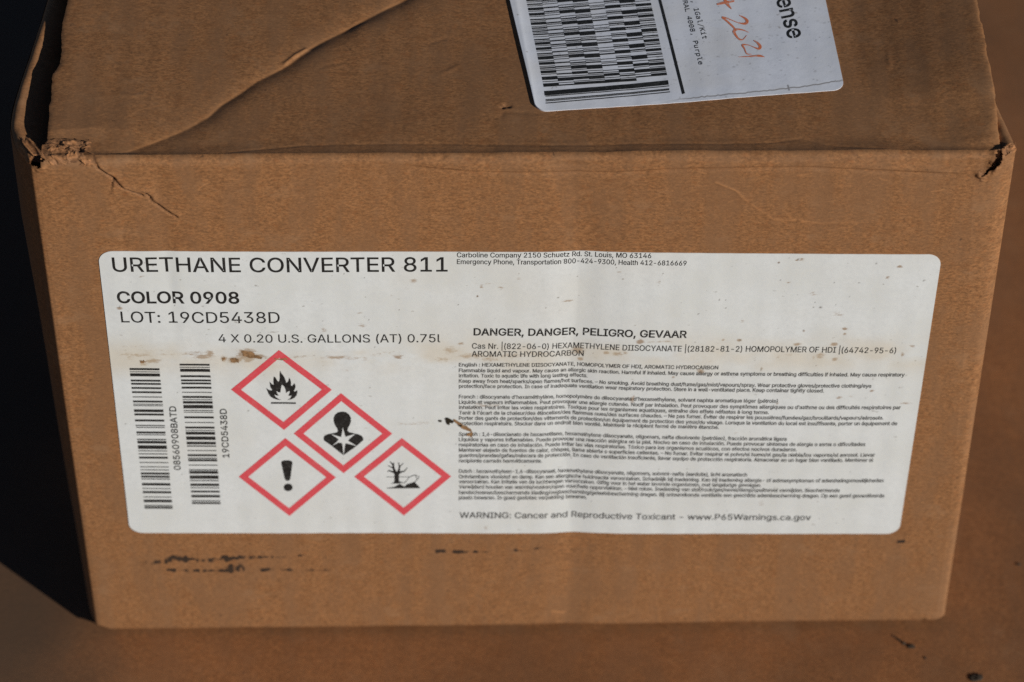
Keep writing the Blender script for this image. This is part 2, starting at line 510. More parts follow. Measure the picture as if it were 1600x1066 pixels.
for k, z in enumerate(zz):
    lp = left_path(z, 501)[:int(500*kL)+1]
    rp = right_path(z, 501)[:int(500*0.33)+1]
    li = lp[np.linspace(0, len(lp)-1, NL+1).astype(int)][1:][::-1]
    ri = rp[np.linspace(0, len(rp)-1, NR+1).astype(int)][1:]
    x0, x1 = -0.1166, rp[0, 0]
    PX[:, k] = np.r_[li[:, 0], x0+(x1-x0)*FR, ri[:, 0]]
    PY[:, k] = np.r_[li[:, 1], np.zeros(len(xm)), ri[:, 1]]
ZZ = np.broadcast_to(zz, PX.shape).copy()
# the bottom edge sags and is nicked near the right corner
edge = np.exp(-ZZ/0.004)
ZZ += edge*(0.0004*fbm(PX*40, PX*0, 71, 4) + 0.0*(PX/0.1175))
nx_, _ = fp(1443, 969)
ZZ += 0.0022*np.exp(-((PX-nx_)/0.0006)**2)*np.exp(-ZZ/0.0015)
ZZ += 0.0016*sstep(0.1135, 0.1180, PX)*np.exp(-ZZ/0.0022)
ZZ += 0.0020*sstep(-0.1140, -0.1170, PX)*np.exp(-ZZ/0.002)
ZZ = sink(ZZ, PX)
fm, tear_hollow, fray = F_marks(PX, ZZ)
ZZ0 = ZZ.copy()
inner = sstep(-0.1182, -0.1140, PX)*(1-sstep(0.112, 0.1172, PX))
rollw = np.interp(zz, [0, 0.0018, H-0.0018, H], [0.3, 1, 1, 0.0])[None, :]
PY = PY + yy[None, :] + (F(PX, ZZ)*inner + fm)*rollw
ZT = wave(PX)*sstep(H-0.006, H-0.001, ZZ)
# scuffs on the lower part
scuff = np.zeros(PX.shape)
def streak(pts, w, amp, s):
    global scuff
    P = [fp(*p) for p in pts]
    d, _, t = polydist(PX, ZZ, P)
    ww = w*8e-3/36*(0.5+1.0*(vnoise(PX*900, ZZ*80, s)+0.5))
    v = amp*np.exp(-(d/ww)**4)*(0.15+1.5*(vnoise(PX*1100, ZZ*300, s+1)+0.5))
    scuff = np.maximum(scuff, v)
streak([(268, 871), (290, 873), (330, 874), (352, 873), (374, 871), (400, 870), (424, 870)], 2.6, 0.85, 1)
streak([(270, 872), (292, 873)], 5.5, 0.95, 2)
streak([(310, 875), (330, 876)], 4.5, 0.7, 3)
streak([(353, 872), (374, 871)], 5.5, 1.15, 4)
streak([(357, 889), (373, 888)], 6.5, 1.2, 5)
streak([(360, 884), (372, 882)], 4.5, 1.0, 15)
streak([(262, 890), (300, 891), (330, 891), (360, 891)], 2.4, 0.95, 6)
streak([(411, 890), (421, 889)], 4.0, 1.15, 7)
streak([(434, 889), (455, 890)], 2.3, 0.8, 8)
streak([(470, 890), (520, 891)], 1.6, 0.75, 9)
streak([(222, 878), (233, 880)], 6.0, 0.6, 10)
streak([(244, 878), (257, 877)], 5.0, 0.65, 11)
streak([(240, 890), (262, 891)], 1.8, 0.55, 16)
streak([(430, 870), (445, 870)], 1.8, 0.6, 12)
streak([(466, 868), (478, 868)], 2.0, 0.75, 13)
streak([(684, 861), (694, 861)], 3.6, 1.1, 20)
streak([(712, 862), (727, 862)], 3.2, 1.15, 21)
streak([(738, 862), (746, 862)], 2.4, 1.0, 22)
streak([(752, 862), (764, 862)], 2.2, 0.9, 23)
streak([(804, 859), (812, 860)], 2.6, 0.7, 24)
streak([(835, 857), (850, 856)], 2.2, 0.6, 25)
streak([(1404, 847), (1412, 846)], 3.8, 1.1, 26)
fray = np.maximum(fray, 0.8*np.exp(-(polydist(PX, ZZ, [fp(864, 955), fp(872, 957), fp(882, 958)])[0]/0.00030)**2))
g = random.Random(21)
for q in range(46):
    a, c_ = g.uniform(70, 1560), g.choice((g.uniform(270, 390), g.uniform(270, 390), g.uniform(840, 960)))
    l, an = g.uniform(4, 12), g.uniform(-0.7, 0.7)
    hair = [fp(a, c_), fp(a+l*math.cos(an), c_+l*math.sin(an)+g.uniform(-2, 2)), fp(a+2*l*math.cos(an), c_+2*l*math.sin(an))]
    i0_ = max(0, int(np.searchsorted(PX[:, 300], hair[0][0]))-30)
    sl_ = np.s_[i0_:i0_+110, :]
    fray[sl_] = np.maximum(fray[sl_], g.uniform(.25, .6)*np.exp(-(polydist(PX[sl_], ZZ[sl_], hair)[0]/0.00016)**2))
# torn holes at the two top corners
hole_r = [fp(*p) for p in ((1534, 275), (1543, 264), (1551, 256), (1556, 246), (1559, 236), (1563, 228), (1569, 230), (1564, 244), (1564, 254), (1553, 263), (1543, 271))]
hole_r2 = [fp(*p) for p in ((1568, 241), (1571, 233), (1580, 229), (1591, 227), (1590, 237), (1580, 241), (1573, 243))]
hole_l = [fp(*p) for p in ((46, 252), (50, 232), (52, 205), (70, 205), (66, 232), (66, 250), (60, 262), (53, 256))]
jx = PX+0.0006*vnoise(PX*900, ZZ*900, 91)+0.0004*vnoise(PX*2400, ZZ*2400, 93)
jz = ZZ+0.0006*vnoise(PX*900, ZZ*900, 92)+0.0004*vnoise(PX*2400, ZZ*2400, 94)
# (the rolled edge is measured by its arc so that holes reach over it)
jzz = jz + yy[None, :]*0.9
hole = inpoly(jx, jzz, hole_r) | inpoly(jx, jzz, hole_r2) | inpoly(jx, jzz, hole_l)
dh = np.minimum(polydist(jx, jzz, hole_r+[hole_r[0]])[0], polydist(jx, jzz, hole_l+[hole_l[0]])[0])
dh = np.minimum(dh, polydist(jx, jzz, hole_r2+[hole_r2[0]])[0])
tear_hollow = np.maximum(tear_hollow, 0.7*np.exp(-(dh/0.0004)**2)*(vnoise(PX*1200, ZZ*1200, 95) > -0.1))
PY = PY - 0.0005*np.exp(-(dh/0.0012)**2)*(vnoise(PX*700, ZZ*700, 96)+0.5)*2
keep = ~(hole[:-1, :-1] | hole[1:, :-1] | hole[:-1, 1:] | hole[1:, 1:])
grid_obj('front_panel', np.stack([PX, PY, ZZ+ZT], -1), M_front, box, keep=keep, attrs=dict(scuff=scuff, tear_hollow=tear_hollow, fray=fray))

# side walls, back and bottom -------------------------------------
def side(path, k0, name, flip, lab=None):
    zc = np.r_[zz[:6], np.linspace(0.0018, H-(0.0038 if path is left_path else 0.0014), 90)]
    yb = np.r_[yy[:6], np.zeros(90)]
    P = np.zeros((121, len(zc), 3))
    for k, z in enumerate(zc):
        q = path(z, 501)[int(500*k0):]
        q = q[np.linspace(0, len(q)-1, 121).astype(int)]
        P[:, k, 0], P[:, k, 1], P[:, k, 2] = q[:, 0], q[:, 1], z
    sgn = -1 if path is left_path else 1
    P[:, :, 2] = sink(P[:, :, 2], P[:, :, 0])
    P[:, :, 0] -= sgn*yb[None, :]*0.6
    P[:, :, 0] += sgn*0.0006*fbm(P[:, :, 1]*18, P[:, :, 2]*18, 77, 3)*sstep(0.004, 0.02, P[:, :, 1])
    return grid_obj(name, P, M_side, box, flip=flip)
side(left_path, kL, 'side_panel', True)
side(right_path, 0.33, 'side_panel', False)
xb = np.linspace(-0.117, 0.1165, 60)
zb = np.linspace(-0.0020, H, 50)
XB, ZB = np.meshgrid(xb, zb, indexing='ij')
grid_obj('back_panel', np.stack([XB, 0.235+0.001*fbm(XB*15, ZB*15, 81, 3), ZB], -1), M_side, box, flip=True)
XB, YB = np.meshgrid(np.linspace(-0.1165, 0.1165, 40), np.linspace(0.0022, 0.2345, 40), indexing='ij')
grid_obj('bottom_panel', np.stack([XB, YB, -0.0021+0*XB], -1), M_side, box, flip=True)

# front top flap --------------------------------------------------
nu, nv = 640, 330
ys = np.r_[0.0018, 0.0018+np.cumsum(np.interp(np.arange(nv-1), [0, 60, 200, nv], [0.00012, 0.0003, 0.00033, 0.0006]))]
ys = ys*(1) 
ys = np.minimum(ys, 0.116)
U = np.linspace(0, 1, nu)
Ls = smooth_curve([tp(*p)[::-1] for p in ((66, 243), (70, 226), (75, 205), (79, 160), (84, 120), (94, 100), (96, 70), (100, 30), (105, 0), (108, -60))]+[np.array([0.118, -0.1140])], 200)
def xl(y):
    return np.interp(y, Ls[:, 0], Ls[:, 1]) + 0.0005*fbm(y*260, y*0, 101, 4)
def xr(y):
    Rr = [tp(*p) for p in ((1562, 243), (1563, 225), (1558, 200), (1552, 160), (1547, 135), (1540, 100), (1534, 70), (1527, 35), (1519, 0), (1508, -60))]
    return np.interp(y, [p[1] for p in Rr]+[0.118], [p[0] for p in Rr]+[0.1130]) + 0.0005*fbm(y*300, y*0, 103, 4)
TX = xl(ys)[None, :]*(1-U[:, None]) + xr(ys)[None, :]*U[:, None]
TY = np.broadcast_to(ys, TX.shape).copy()
TY[:, -1] = 0.1165
TZ = T(TX, TY)
TZ[:, 0] = H+wave(TX[:, 0])
TZ += 0.0008*np.exp(-(TX-TX[:1])/0.012)*sstep(0.004, 0.014, TY)
e = np.minimum(TX-TX[:1], TX[-1:]-TX)
TZ -= 0.0004*np.exp(-e/0.0008)*sstep(0.002, 0.006, TY)
tfray = 0.55*np.exp(-e/0.0006)*((vnoise(TX*1200, TY*500, 105)+0.5) > 0.45)
L_thin = [tp(*p) for p in ((195, 185), (215, 172), (240, 165), (262, 160))]
tfray = np.maximum(tfray, 0.35*np.exp(-(polydist(TX, TY, L_thin)[0]/0.0002)**2))
d_, s_, t_ = polydist(TX, TY, L_fold)
tfray = np.maximum(tfray, 0.55*np.exp(-((d_-0.0003)/0.0005)**2)*(s_ > 0)*sstep(0.0, 0.12, t_)*np.clip(0.6+vnoise(TX*500, TY*500, 171), 0, 1))
for q_ in range(7):
    g_ = random.Random(40+q_)
    a_, c_ = g_.uniform(120, 1480), g_.uniform(20, 200)
    w_ = [tp(a_+g_.uniform(18, 40)*k_, c_+g_.uniform(-9, 9)*k_) for k_ in range(4)]
    d_, s_, t_ = polydist(TX, TY, w_)
    TZ += g_.choice((-1, 1))*0.00012*np.exp(-(d_/0.0007)**2)*np.sin(math.pi*t_)
L_flip = [tp(*p) for p in ((436, 100), (455, 84), (472, 70), (490, 61))]
dn_, _, tn_ = polydist(TX, TY, [tp(786, 165), tp(790, 162), tp(795, 164)])
TZ -= 0.0006*np.exp(-(dn_/0.0005)**2)
tfray = np.maximum(tfray, 0.9*np.exp(-(polydist(TX, TY, [tp(791, 165), tp(796, 165)])[0]/0.0003)**2))
ttear = np.maximum(0.75*np.exp(-(polydist(TX, TY, [tp(784, 162), tp(789, 163)])[0]/0.00035)**2), 0)
d_, _, _ = polydist(TX, TY, [tp(x, y) for x, y in ((446, 93), (462, 80), (478, 71))])
TZ += 0.00045*np.exp(-(d_/0.0006)**2)
topflap = bpy.data.objects.new('tmp', None)
# closed sheet: upper face, lower face 3 mm below, edges
def sheet(name, X, Y, Z, th, mat, parent, attrs):
    n, m = X.shape
    A = np.stack([X, Y, Z], -1).reshape(-1, 3)
    st = max(1, 1)
    B = A.copy()
    B[:, 2] -= th
    i = np.arange(n)*m
    ring = np.r_[np.arange(m-1), (n-1)*m*0+np.arange(n-1)*m+m-1, (n-1)*m+np.arange(m-1, 0, -1), np.arange(n-1, 0, -1)*m]
    rn = np.roll(ring, -1)
    Ff = np.vstack([grid_faces(n, m), grid_faces(n, m, True)+n*m, np.stack([rn, ring, ring+n*m, rn+n*m], -1)])
    mi = np.r_[np.zeros(2*(n-1)*(m-1)), np.ones(len(ring))].astype(int)
    at = {k: np.r_[v.ravel(), np.zeros(n*m)] for k, v in attrs.items()}
    me = raw_mesh(name, np.vstack([A, B]), Ff, mi, True, at)
    try:
        me.set_sharp_from_angle(angle=math.radians(50))
    except Exception:
        pass
    return link(name, me, [mat, M_ginger], parent)
bpy.data.objects.remove(topflap)
sheet('top_flap', TX, TY, TZ, 0.0026, M_top, box, dict(fray=tfray, tear_hollow=ttear))
X2, Y2 = np.meshgrid(np.linspace(-0.1140, 0.1130, 120), np.linspace(0.1185, 0.2335, 60), indexing='ij')
sheet('top_flap', X2, Y2, H-0.0006+0.0012*fbm(X2*14, Y2*14, 111, 3), 0.0026, M_top, box, {})

# side flaps: fold over the top of each wall and slope down into the box
def side_flap(path, sg, drop, edge_z):
    nq, nw = 130, 26
    q = path(edge_z-0.0014, 501)
    q = q[int(500*0.27):]
    q = q[np.linspace(0, len(q)-1, nq).astype(int)]
    q = q[q[:, 1] < 0.225]
    P = np.zeros((len(q), nw, 3))
    r = 0.0016
    for k in range(nw):
        if k < 9:
            a = k/8*math.radians(115)
            dx, dz = r*(1-math.cos(a)), r*math.sin(a)-r
        else:
            s = (k-8)/(nw-9)
            a = math.radians(115)
            dx, dz = r*(1-math.cos(a))+s*0.055, r*math.sin(a)-r-s*drop
        P[:, k, 0] = q[:, 0]-sg*dx
        P[:, k, 1] = q[:, 1]+0.010*max(0, (k-8)/(nw-9))*(1-q[:, 1]/0.12)
        P[:, k, 2] = edge_z+dz
    P[:, :, 2] += 0.0004*fbm(P[:, :, 0]*300, P[:, :, 1]*120, 121, 3)
    return grid_obj('side_flap', P, M_top, box, flip=(sg < 0))
side_flap(left_path, -1, 0.030, H-0.0024)
side_flap(right_path, 1, 0.026, H+0.0002)

# torn, crushed corners -------------------------------------------
def crumple(name, base, nrm, amp, sc, seed, edge=0.25, mats=None):
    """base: (n,m,3) patch; pushed along nrm by ridged noise, ragged rim cut away"""
    n, m = base.shape[:2]
    u, v = np.meshgrid(np.linspace(0, 1, n), np.linspace(0, 1, m), indexing='ij')
    S = base.reshape(-1, 3)
    arc_ = np.cumsum(np.r_[0, np.linalg.norm(np.diff(base.mean(0), axis=0), axis=1)])
    X = S[:, 0].reshape(n, m)+S[:, 1].reshape(n, m)*0.8
    Y = np.broadcast_to(arc_[None], (n, m))*1.25
    wx, wy = 0.5*fbm(X*sc, Y*sc, seed+21, 2), 0.5*fbm(X*sc, Y*sc, seed+22, 2)
    h = 1-2.0*np.abs(fbm(X*sc+wx, Y*sc+wy, seed, 4))
    h2 = fbm(X*sc*3.5, Y*sc*3.5, seed+5, 4)
    rim = np.minimum(np.minimum(u, 1-u)*1.0, np.minimum(v, 1-v)*1.0)
    k = sstep(0, edge, rim)
    P = base + nrm*((h*amp+h2*amp*0.5)*k)[..., None]
    P[..., 0] += amp*1.3*fbm(X*sc*2, Y*sc*2, seed+9, 3)*k
    P[..., 2] += amp*0.9*fbm(X*sc*2+7, Y*sc*2, seed+13, 3)*k
    cut = (rim + 0.34*fbm(X*sc*0.9, Y*sc*0.9, seed+3, 4)) < 0.06
    keep = ~(cut[:-1, :-1] | cut[1:, 1:])
    tear_hollow = np.clip((0.38-h)*1.5, 0, 0.85)  # shade of the cavities painted in as darker brown
    fr = np.clip((h-0.62)*2.0, 0, 0.7)
    return grid_obj(name, P, mats or M_front, box, keep=keep, attrs=dict(tear_hollow=tear_hollow, fray=fr))

def over_fold(x0, x1, y1, z1, n, m, lift=0.0003):
    """patch laid over the front top fold between x0 and x1, from y=y1 on top to z=H-z1 in front"""
    a = np.linspace(0, 1, m)
    r = 0.0018
    tot = [y1-r, r*math.pi/2, z1-r]
    S = a*sum(tot)
    y = np.where(S < tot[0], y1-S, np.where(S < tot[0]+tot[1], r-r*np.sin((S-tot[0])/r), 0))
    z = np.where(S < tot[0], H, np.where(S < tot[0]+tot[1], H-r+r*np.cos((S-tot[0])/r), H-r-(S-tot[0]-tot[1])))
    ny = np.where(S < tot[0], 0, np.where(S < tot[0]+tot[1], -np.sin((S-tot[0])/r), -1))
    nz_ = np.where(S < tot[0], 1, np.where(S < tot[0]+tot[1], np.cos((S-tot[0])/r), 0))
    xs = np.linspace(x0, x1, n)
    B = np.zeros((n, m, 3))
    B[..., 0] = xs[:, None]
    B[..., 1] = y[None]
    B[..., 2] = z[None]
    Nn = np.zeros((n, m, 3))
    Nn[..., 1] = ny[None]
    Nn[..., 2] = nz_[None]
    return B+Nn*lift, Nn
M_torn = kraft('torn_kraft', (0.30, 0.135, 0.052), 'xz', contrast=1.5, bump=0.00015)
B, Nn = over_fold(tp(64, 240)[0], tp(152, 240)[0], 0.0080, 0.0030, 170, 110, 0.0)
crumple('torn_corner', B, Nn, 0.00062, 280, 137, mats=M_torn)
B, Nn = over_fold(tp(1552, 240)[0], 0.1165, 0.0030, 0.0055, 60, 60, 0.0)
# left wall corner: crushed lump on the wall's front top corner
n, m = 90, 70
pth = left_path(H-0.002, 501)[int(500*0.16):int(500*0.47)]
q = pth[np.linspace(0, len(pth)-1, n).astype(int)]
th = np.linspace(0, 1, m)
B = np.zeros((n, m, 3))
Nn = np.zeros((n, m, 3))
for k, t in enumerate(th):
    a = t*math.radians(150)
    B[:, k, 0] = q[:, 0]+0.0022*(1-math.cos(a))
    B[:, k, 1] = q[:, 1]+0.0003
    B[:, k, 2] = H-0.0040+(0.0042*math.sin(min(a, math.pi/2)) if a < math.pi/2 else 0.0042-0.0015*(1-math.sin(a)))
    Nn[:, k] = (-math.cos(a), -0.35, math.sin(a))
crumple('torn_corner', B, Nn, 0.0008, 330, 141, mats=M_torn)
# right corner: frayed scraps beside the hole
pth = right_path(H-0.002, 501)[int(500*0.10):int(500*0.36)]
q = pth[np.linspace(0, len(pth)-1, n).astype(int)]
for k, t in enumerate(th):
    a = t*math.radians(140)
    B[:, k, 0] = q[:, 0]-0.0016*(1-math.cos(a))
    B[:, k, 1] = q[:, 1]+0.0002
    B[:, k, 2] = H-0.0022+(0.0024*math.sin(min(a, math.pi/2)))
    Nn[:, k] = (math.cos(a), -0.35, math.sin(a))
crumple('torn_corner', B, Nn, 0.0005, 420, 151, mats=M_torn)
xs_, zs_ = np.meshgrid(np.linspace(fp(1525, 250)[0], 0.1168, 70), np.linspace(H-0.0095, H-0.0004, 70), indexing='ij')
B = np.stack([xs_, 0.0026+0*xs_, zs_], -1)
Nn = np.zeros(B.shape)
Nn[..., 1] = -1
crumple('torn_corner', B, Nn, 0.0007, 420, 161, mats=M_torn)

# ------------------------------------------------------------------ lettering
GL = [{39: [103,[[39,159,35,254,68,254,64,159]]],
40: [137,[[45,103,50,162,66,221,88,270,118,270,95,214,81,157,76,103,80,57,94,8,118,-48,88,-48,78,-29,69,-11,62,8,56,27,51,46,47,66,45,84]]],
41: [137,[[19,-48,43,9,57,58,61,103,56,157,41,214,19,270,48,270,71,221,86,162,92,103,91,84,89,65,86,46,81,27,74,8,67,-11,58,-30,48,-48]]],
44: [94,[[19,-60,34,36,68,36,42,-60]]],
45: [227,[[168,122,168,94,57,94,57,122]]],
46: [94,[[48,-2,39,-1,31,4,26,12,25,20,26,29,31,37,39,42,48,43,56,42,64,37,69,29,71,20,69,12,64,4,56,-1]]],
47: [125,[[117,266,36,-38,7,-38,89,266]]],
48: [227,[[113,-3,87,0,65,12,47,31,34,57,30,72,27,89,25,107,24,127,25,147,27,165,30,182,35,197,48,223,65,242,87,254,113,258,139,254,161,242,179,223,192,197,197,182,200,165,202,147,203,127,202,107,200,89,197,72,192,57,179,31,162,12,140,0],[113,25,131,28,145,37,157,52,165,72,170,97,172,127,170,157,165,182,157,203,145,218,131,227,113,230,96,227,82,218,70,203,62,182,56,157,55,127,56,97,62,72,70,52,82,37,96,28]]],
49: [227,[[38,0,38,27,195,27,195,0],[138,254,138,0,106,0,106,224,105,224,43,179,43,213,99,254]]],
50: [227,[[32,0,32,24,117,114,141,141,155,163,160,186,159,198,154,209,146,218,137,224,112,230,98,228,86,224,77,216,69,207,65,195,64,181,33,181,35,202,43,221,55,237,72,248,91,255,112,258,134,255,153,248,169,237,181,223,188,205,191,186,185,159,168,129,133,90,76,30,76,28,195,28,195,0]]],
51: [227,[[109,-3,87,-1,66,5,49,15,35,29,26,46,22,66,55,66,57,54,63,44,72,35,83,30,109,25,138,30,149,37,157,46,163,58,165,72,163,86,158,98,150,109,137,117,121,122,101,124,78,124,78,150,144,224,144,226,35,226,35,254,186,254,186,230,106,139,106,144,132,144,154,138,172,127,185,111,194,93,196,72,194,51,185,33,172,18,154,6,133,-1]]],
52: [227,[[20,53,20,79,123,254,155,254,54,83,54,81,207,81,207,53],[141,0,141,61,141,73,141,159,171,159,171,0]]],
53: [227,[[111,-3,89,-1,70,6,54,16,41,30,33,47,30,65,61,65,64,54,69,44,87,30,111,25,125,27,138,32,149,41,157,52,162,66,164,81,162,97,157,111,148,122,137,131,124,137,109,138,84,134,64,123,34,126,48,254,183,254,183,226,75,226,67,151,68,151,89,162,115,167,131,165,147,160,161,153,172,143,182,130,189,116,194,99,195,82,193,58,184,38,171,21,154,8,134,-1]]],
54: [227,[[113,-3,91,-1,71,7,55,20,42,37,34,58,32,81,34,100,40,119,69,170,126,254,161,254,75,131,73,131,83,144,98,153,117,157,139,155,158,147,173,136,185,120,192,101,194,79,192,56,184,36,171,20,155,7,135,-1],[113,24,127,26,139,31,149,40,157,51,162,64,164,79,162,94,157,107,149,118,139,126,127,131,113,133,99,131,87,126,77,118,69,107,64,94,62,79,64,64,69,51,77,40,87,31,99,26]]],
55: [227,[[48,0,162,224,162,226,31,226,31,254,195,254,195,224,82,0]]],
56: [227,[[113,-3,89,-1,68,6,50,17,37,31,29,48,26,68,28,83,33,98,40,110,51,121,63,128,76,132,76,133,59,141,46,154,38,171,35,190,38,209,45,225,57,239,73,249,92,256,113,258,134,256,153,249,169,239,181,225,188,209,191,190,188,171,180,154,167,141,150,133,150,132,164,128,176,121,186,110,194,98,199,83,200,68,198,48,189,31,176,17,158,6,137,-1],[113,25,129,26,142,30,153,37,161,46,167,57,168,69,167,83,161,94,153,104,141,111,128,116,113,118,98,116,85,111,73,104,65,94,59,83,58,69,59,57,64,46,73,37,84,30,97,26],[113,145,137,150,146,157,154,165,158,176,160,188,158,200,154,210,147,218,138,225,113,230,89,225,79,218,72,210,68,200,66,188,68,176,72,165,79,157,89,150]]],
57: [227,[[113,258,135,255,155,247,171,234,184,217,192,197,194,173,192,155,186,135,158,84,100,0,65,0,151,124,154,124,144,111,128,101,109,97,87,100,69,107,53,119,41,134,34,154,32,176,34,198,42,218,55,235,71,247,91,255],[113,230,99,228,87,223,77,215,69,204,64,191,63,176,64,161,69,148,77,137,87,129,99,123,113,122,127,123,139,129,149,137,157,147,162,160,164,175,162,190,157,204,150,215,139,223,127,228]]],
58: [94,[[48,-2,39,-1,31,4,26,12,25,20,26,29,31,37,39,42,48,43,56,42,64,37,69,29,71,20,69,12,64,4,56,-1],[48,135,39,137,31,142,26,149,25,158,26,167,31,174,39,179,48,181,56,179,64,174,69,167,71,158,69,149,64,142,56,137]]],
65: [240,[[8,0,101,254,138,254,231,0,198,0,144,151,132,186,116,239,123,239,106,185,95,151,43,0],[55,71,55,99,185,99,185,71]]],
66: [228,[[30,0,30,254,121,254,145,252,164,245,180,235,190,221,197,205,199,187,198,172,193,160,178,143,157,133,157,131,170,129,182,123,192,114,201,102,207,86,209,68,207,50,200,33,189,20,172,9,151,2,123,0],[62,29,122,29,148,31,165,40,175,53,178,68,176,81,171,92,163,102,153,109,140,114,124,115,62,115],[62,143,119,143,144,148,154,155,162,163,166,174,168,186,165,202,156,214,141,223,120,226,62,226]]],
67: [255,[[134,-3,118,-2,103,1,88,6,75,12,63,21,52,32,43,44,35,58,28,73,24,90,21,108,20,127,21,146,24,165,28,181,35,197,43,210,52,223,63,233,75,242,88,249,103,254,118,257,134,258,170,252,186,245,201,236,214,224,224,209,232,193,236,174,204,174,195,197,179,214,158,224,134,228,111,225,92,216,75,202,62,182,54,157,52,127,54,97,63,72,75,53,92,38,112,29,134,26,158,30,179,40,195,57,204,80,236,80,232,62,224,45,214,31,201,19,187,9,170,2,153,-2]]],
68: [251,[[109,0,48,0,48,29,107,29,136,31,159,40,177,55,189,75,197,99,200,128,197,156,190,180,177,200,160,214,138,223,110,226,47,226,47,254,113,254,131,253,147,251,162,246,176,239,200,221,217,196,223,181,227,164,230,147,231,128,230,109,227,91,223,74,217,59,209,46,199,34,188,24,175,15,161,9,145,4,128,1],[62,254,62,0,30,0,30,254]]],
69: [209,[[30,0,30,254,186,254,186,226,62,226,62,143,178,143,178,114,62,114,62,29,188,29,188,0]]],
70: [205,[[30,0,30,254,185,254,185,226,62,226,62,139,173,139,173,111,62,111,62,0]]],
71: [260,[[134,-3,118,-2,102,1,88,6,75,13,63,21,52,32,42,44,35,58,28,73,24,90,21,108,20,127,21,146,24,165,28,181,35,197,42,210,52,223,62,233,74,242,88,249,102,254,117,257,132,258,152,256,170,252,187,245,202,235,214,222,225,208,232,192,237,174,204,174,194,197,178,213,158,224,133,228,111,225,92,216,75,202,62,182,54,157,52,127,54,97,63,72,75,53,92,38,112,29,134,26,155,29,172,36,187,47,198,62,205,80,207,101,217,100,141,100,141,128,239,128,239,100,236,71,225,45,209,25,188,9,163,0]]],
72: [258,[[30,0,30,254,62,254,62,144,196,144,196,254,228,254,228,0,196,0,196,116,62,116,62,0]]],
73: [150,[[16,0,16,29,59,29,59,226,16,226,16,254,135,254,135,226,91,226,91,29,135,29,135,0]]],
75: [233,[[52,73,52,108,70,131,87,152,106,172,182,254,224,254,116,138,114,138],[30,0,30,254,62,254,62,167,62,112,62,97,62,0],[186,0,94,130,114,155,224,0]]],
76: [196,[[30,0,30,254,62,254,62,29,181,29,181,0]]],
77: [314,[[30,0,30,254,76,254,139,94,144,79,150,61,156,42,161,24,154,24,159,41,165,61,171,79,176,94,238,254,284,254,284,0,252,0,252,145,252,163,253,184,253,207,253,229,256,229,249,205,241,181,234,161,228,145,171,0,143,0,85,145,80,160,72,181,65,204,56,229,59,229,60,208,60,186,61,164,61,145,61,0]]],
78: [262,[[30,0,30,254,68,254,172,91,181,75,194,53,207,27,202,27,200,54,200,79,199,97,199,254,232,254,232,0,193,0,101,145,89,165,74,191,54,226,60,227,61,192,62,164,62,145,62,0]]],
79: [267,[[133,-3,118,-2,103,1,88,6,75,12,63,21,52,32,43,44,35,58,28,73,24,90,21,108,20,127,21,146,24,165,28,181,35,197,43,210,52,223,63,233,75,242,88,249,103,254,118,257,133,258,149,257,164,254,179,249,192,242,204,233,215,223,224,210,232,197,238,181,243,165,246,146,247,127,246,108,243,90,238,73,232,58,224,44,215,32,204,21,192,12,179,6,164,1,149,-2],[133,26,155,29,175,38,191,52,204,72,212,97,215,127,212,157,204,182,191,202,175,216,155,225,133,228,112,225,92,216,75,202,63,182,54,157,52,127,54,97,63,72,75,52,92,38,112,29]]],
80: [222,[[30,0,30,254,118,254,144,252,166,244,183,231,195,215,202,195,204,174,202,152,195,133,183,116,166,104,144,96,118,93,55,93,55,121,116,121,134,123,149,128,159,136,167,147,171,160,172,174,171,188,167,201,159,211,148,219,134,224,116,226,62,226,62,0]]],
82: [224,[[30,0,30,254,118,254,145,252,167,244,183,232,195,217,202,198,205,176,202,154,195,136,183,120,166,109,145,101,118,99,48,99,48,128,117,128,135,129,149,133,160,141,167,150,171,162,173,176,171,190,167,202,159,212,149,220,134,224,116,226,62,226,62,0],[177,0,115,115,151,115,214,0]]],
83: [223,[[112,-4,86,-2,64,5,46,15,32,30,23,48,19,68,52,68,55,55,62,44,71,35,83,29,112,25,128,26,143,30,155,37,165,46,171,57,173,70,171,81,166,89,148,102,122,111,92,120,64,130,43,145,30,163,26,186,29,206,37,224,51,238,69,249,90,256,114,258,137,256,158,249,175,238,189,224,197,208,200,189,169,189,163,206,151,219,134,227,112,229,97,228,84,224,73,218,64,209,59,199,58,188,60,176,65,167,85,154,106,147,132,140,156,132,179,119,197,99,202,85,204,69,201,50,193,32,180,17,162,5,139,-2]]],
84: [224,[[16,226,16,254,208,254,208,226,128,226,128,0,96,0,96,226]]],
85: [259,[[129,-4,101,-1,77,8,57,22,42,40,33,62,30,87,30,254,62,254,62,89,64,72,70,57,80,44,94,34,110,28,129,26,149,28,165,34,179,44,188,57,194,72,196,89,196,254,229,254,229,87,226,62,216,40,201,22,182,8,157,-1]]],
86: [240,[[102,0,8,254,42,254,96,103,108,69,124,15,117,15,133,69,145,103,197,254,231,254,139,0]]],
87: [343,[[78,0,8,254,41,254,82,98,88,73,93,47,98,20,95,20,100,47,106,73,112,98,153,254,190,254,231,98,237,73,243,47,249,20,244,20,249,47,255,73,261,98,302,254,335,254,265,0,228,0,184,161,176,196,168,237,175,237,167,197,159,161,115,0]]],
88: [237,[[9,0,109,142,109,118,15,254,52,254,89,200,102,181,112,164,122,146,116,146,126,164,136,181,149,200,187,254,223,254,129,119,129,143,228,0,191,0,146,65,134,83,125,98,115,116,122,116,113,98,103,83,91,65,46,0]]],
89: [236,[[102,0,102,104,8,254,46,254,96,172,111,146,125,115,112,115,126,146,140,172,191,254,228,254,134,104,134,0]]],
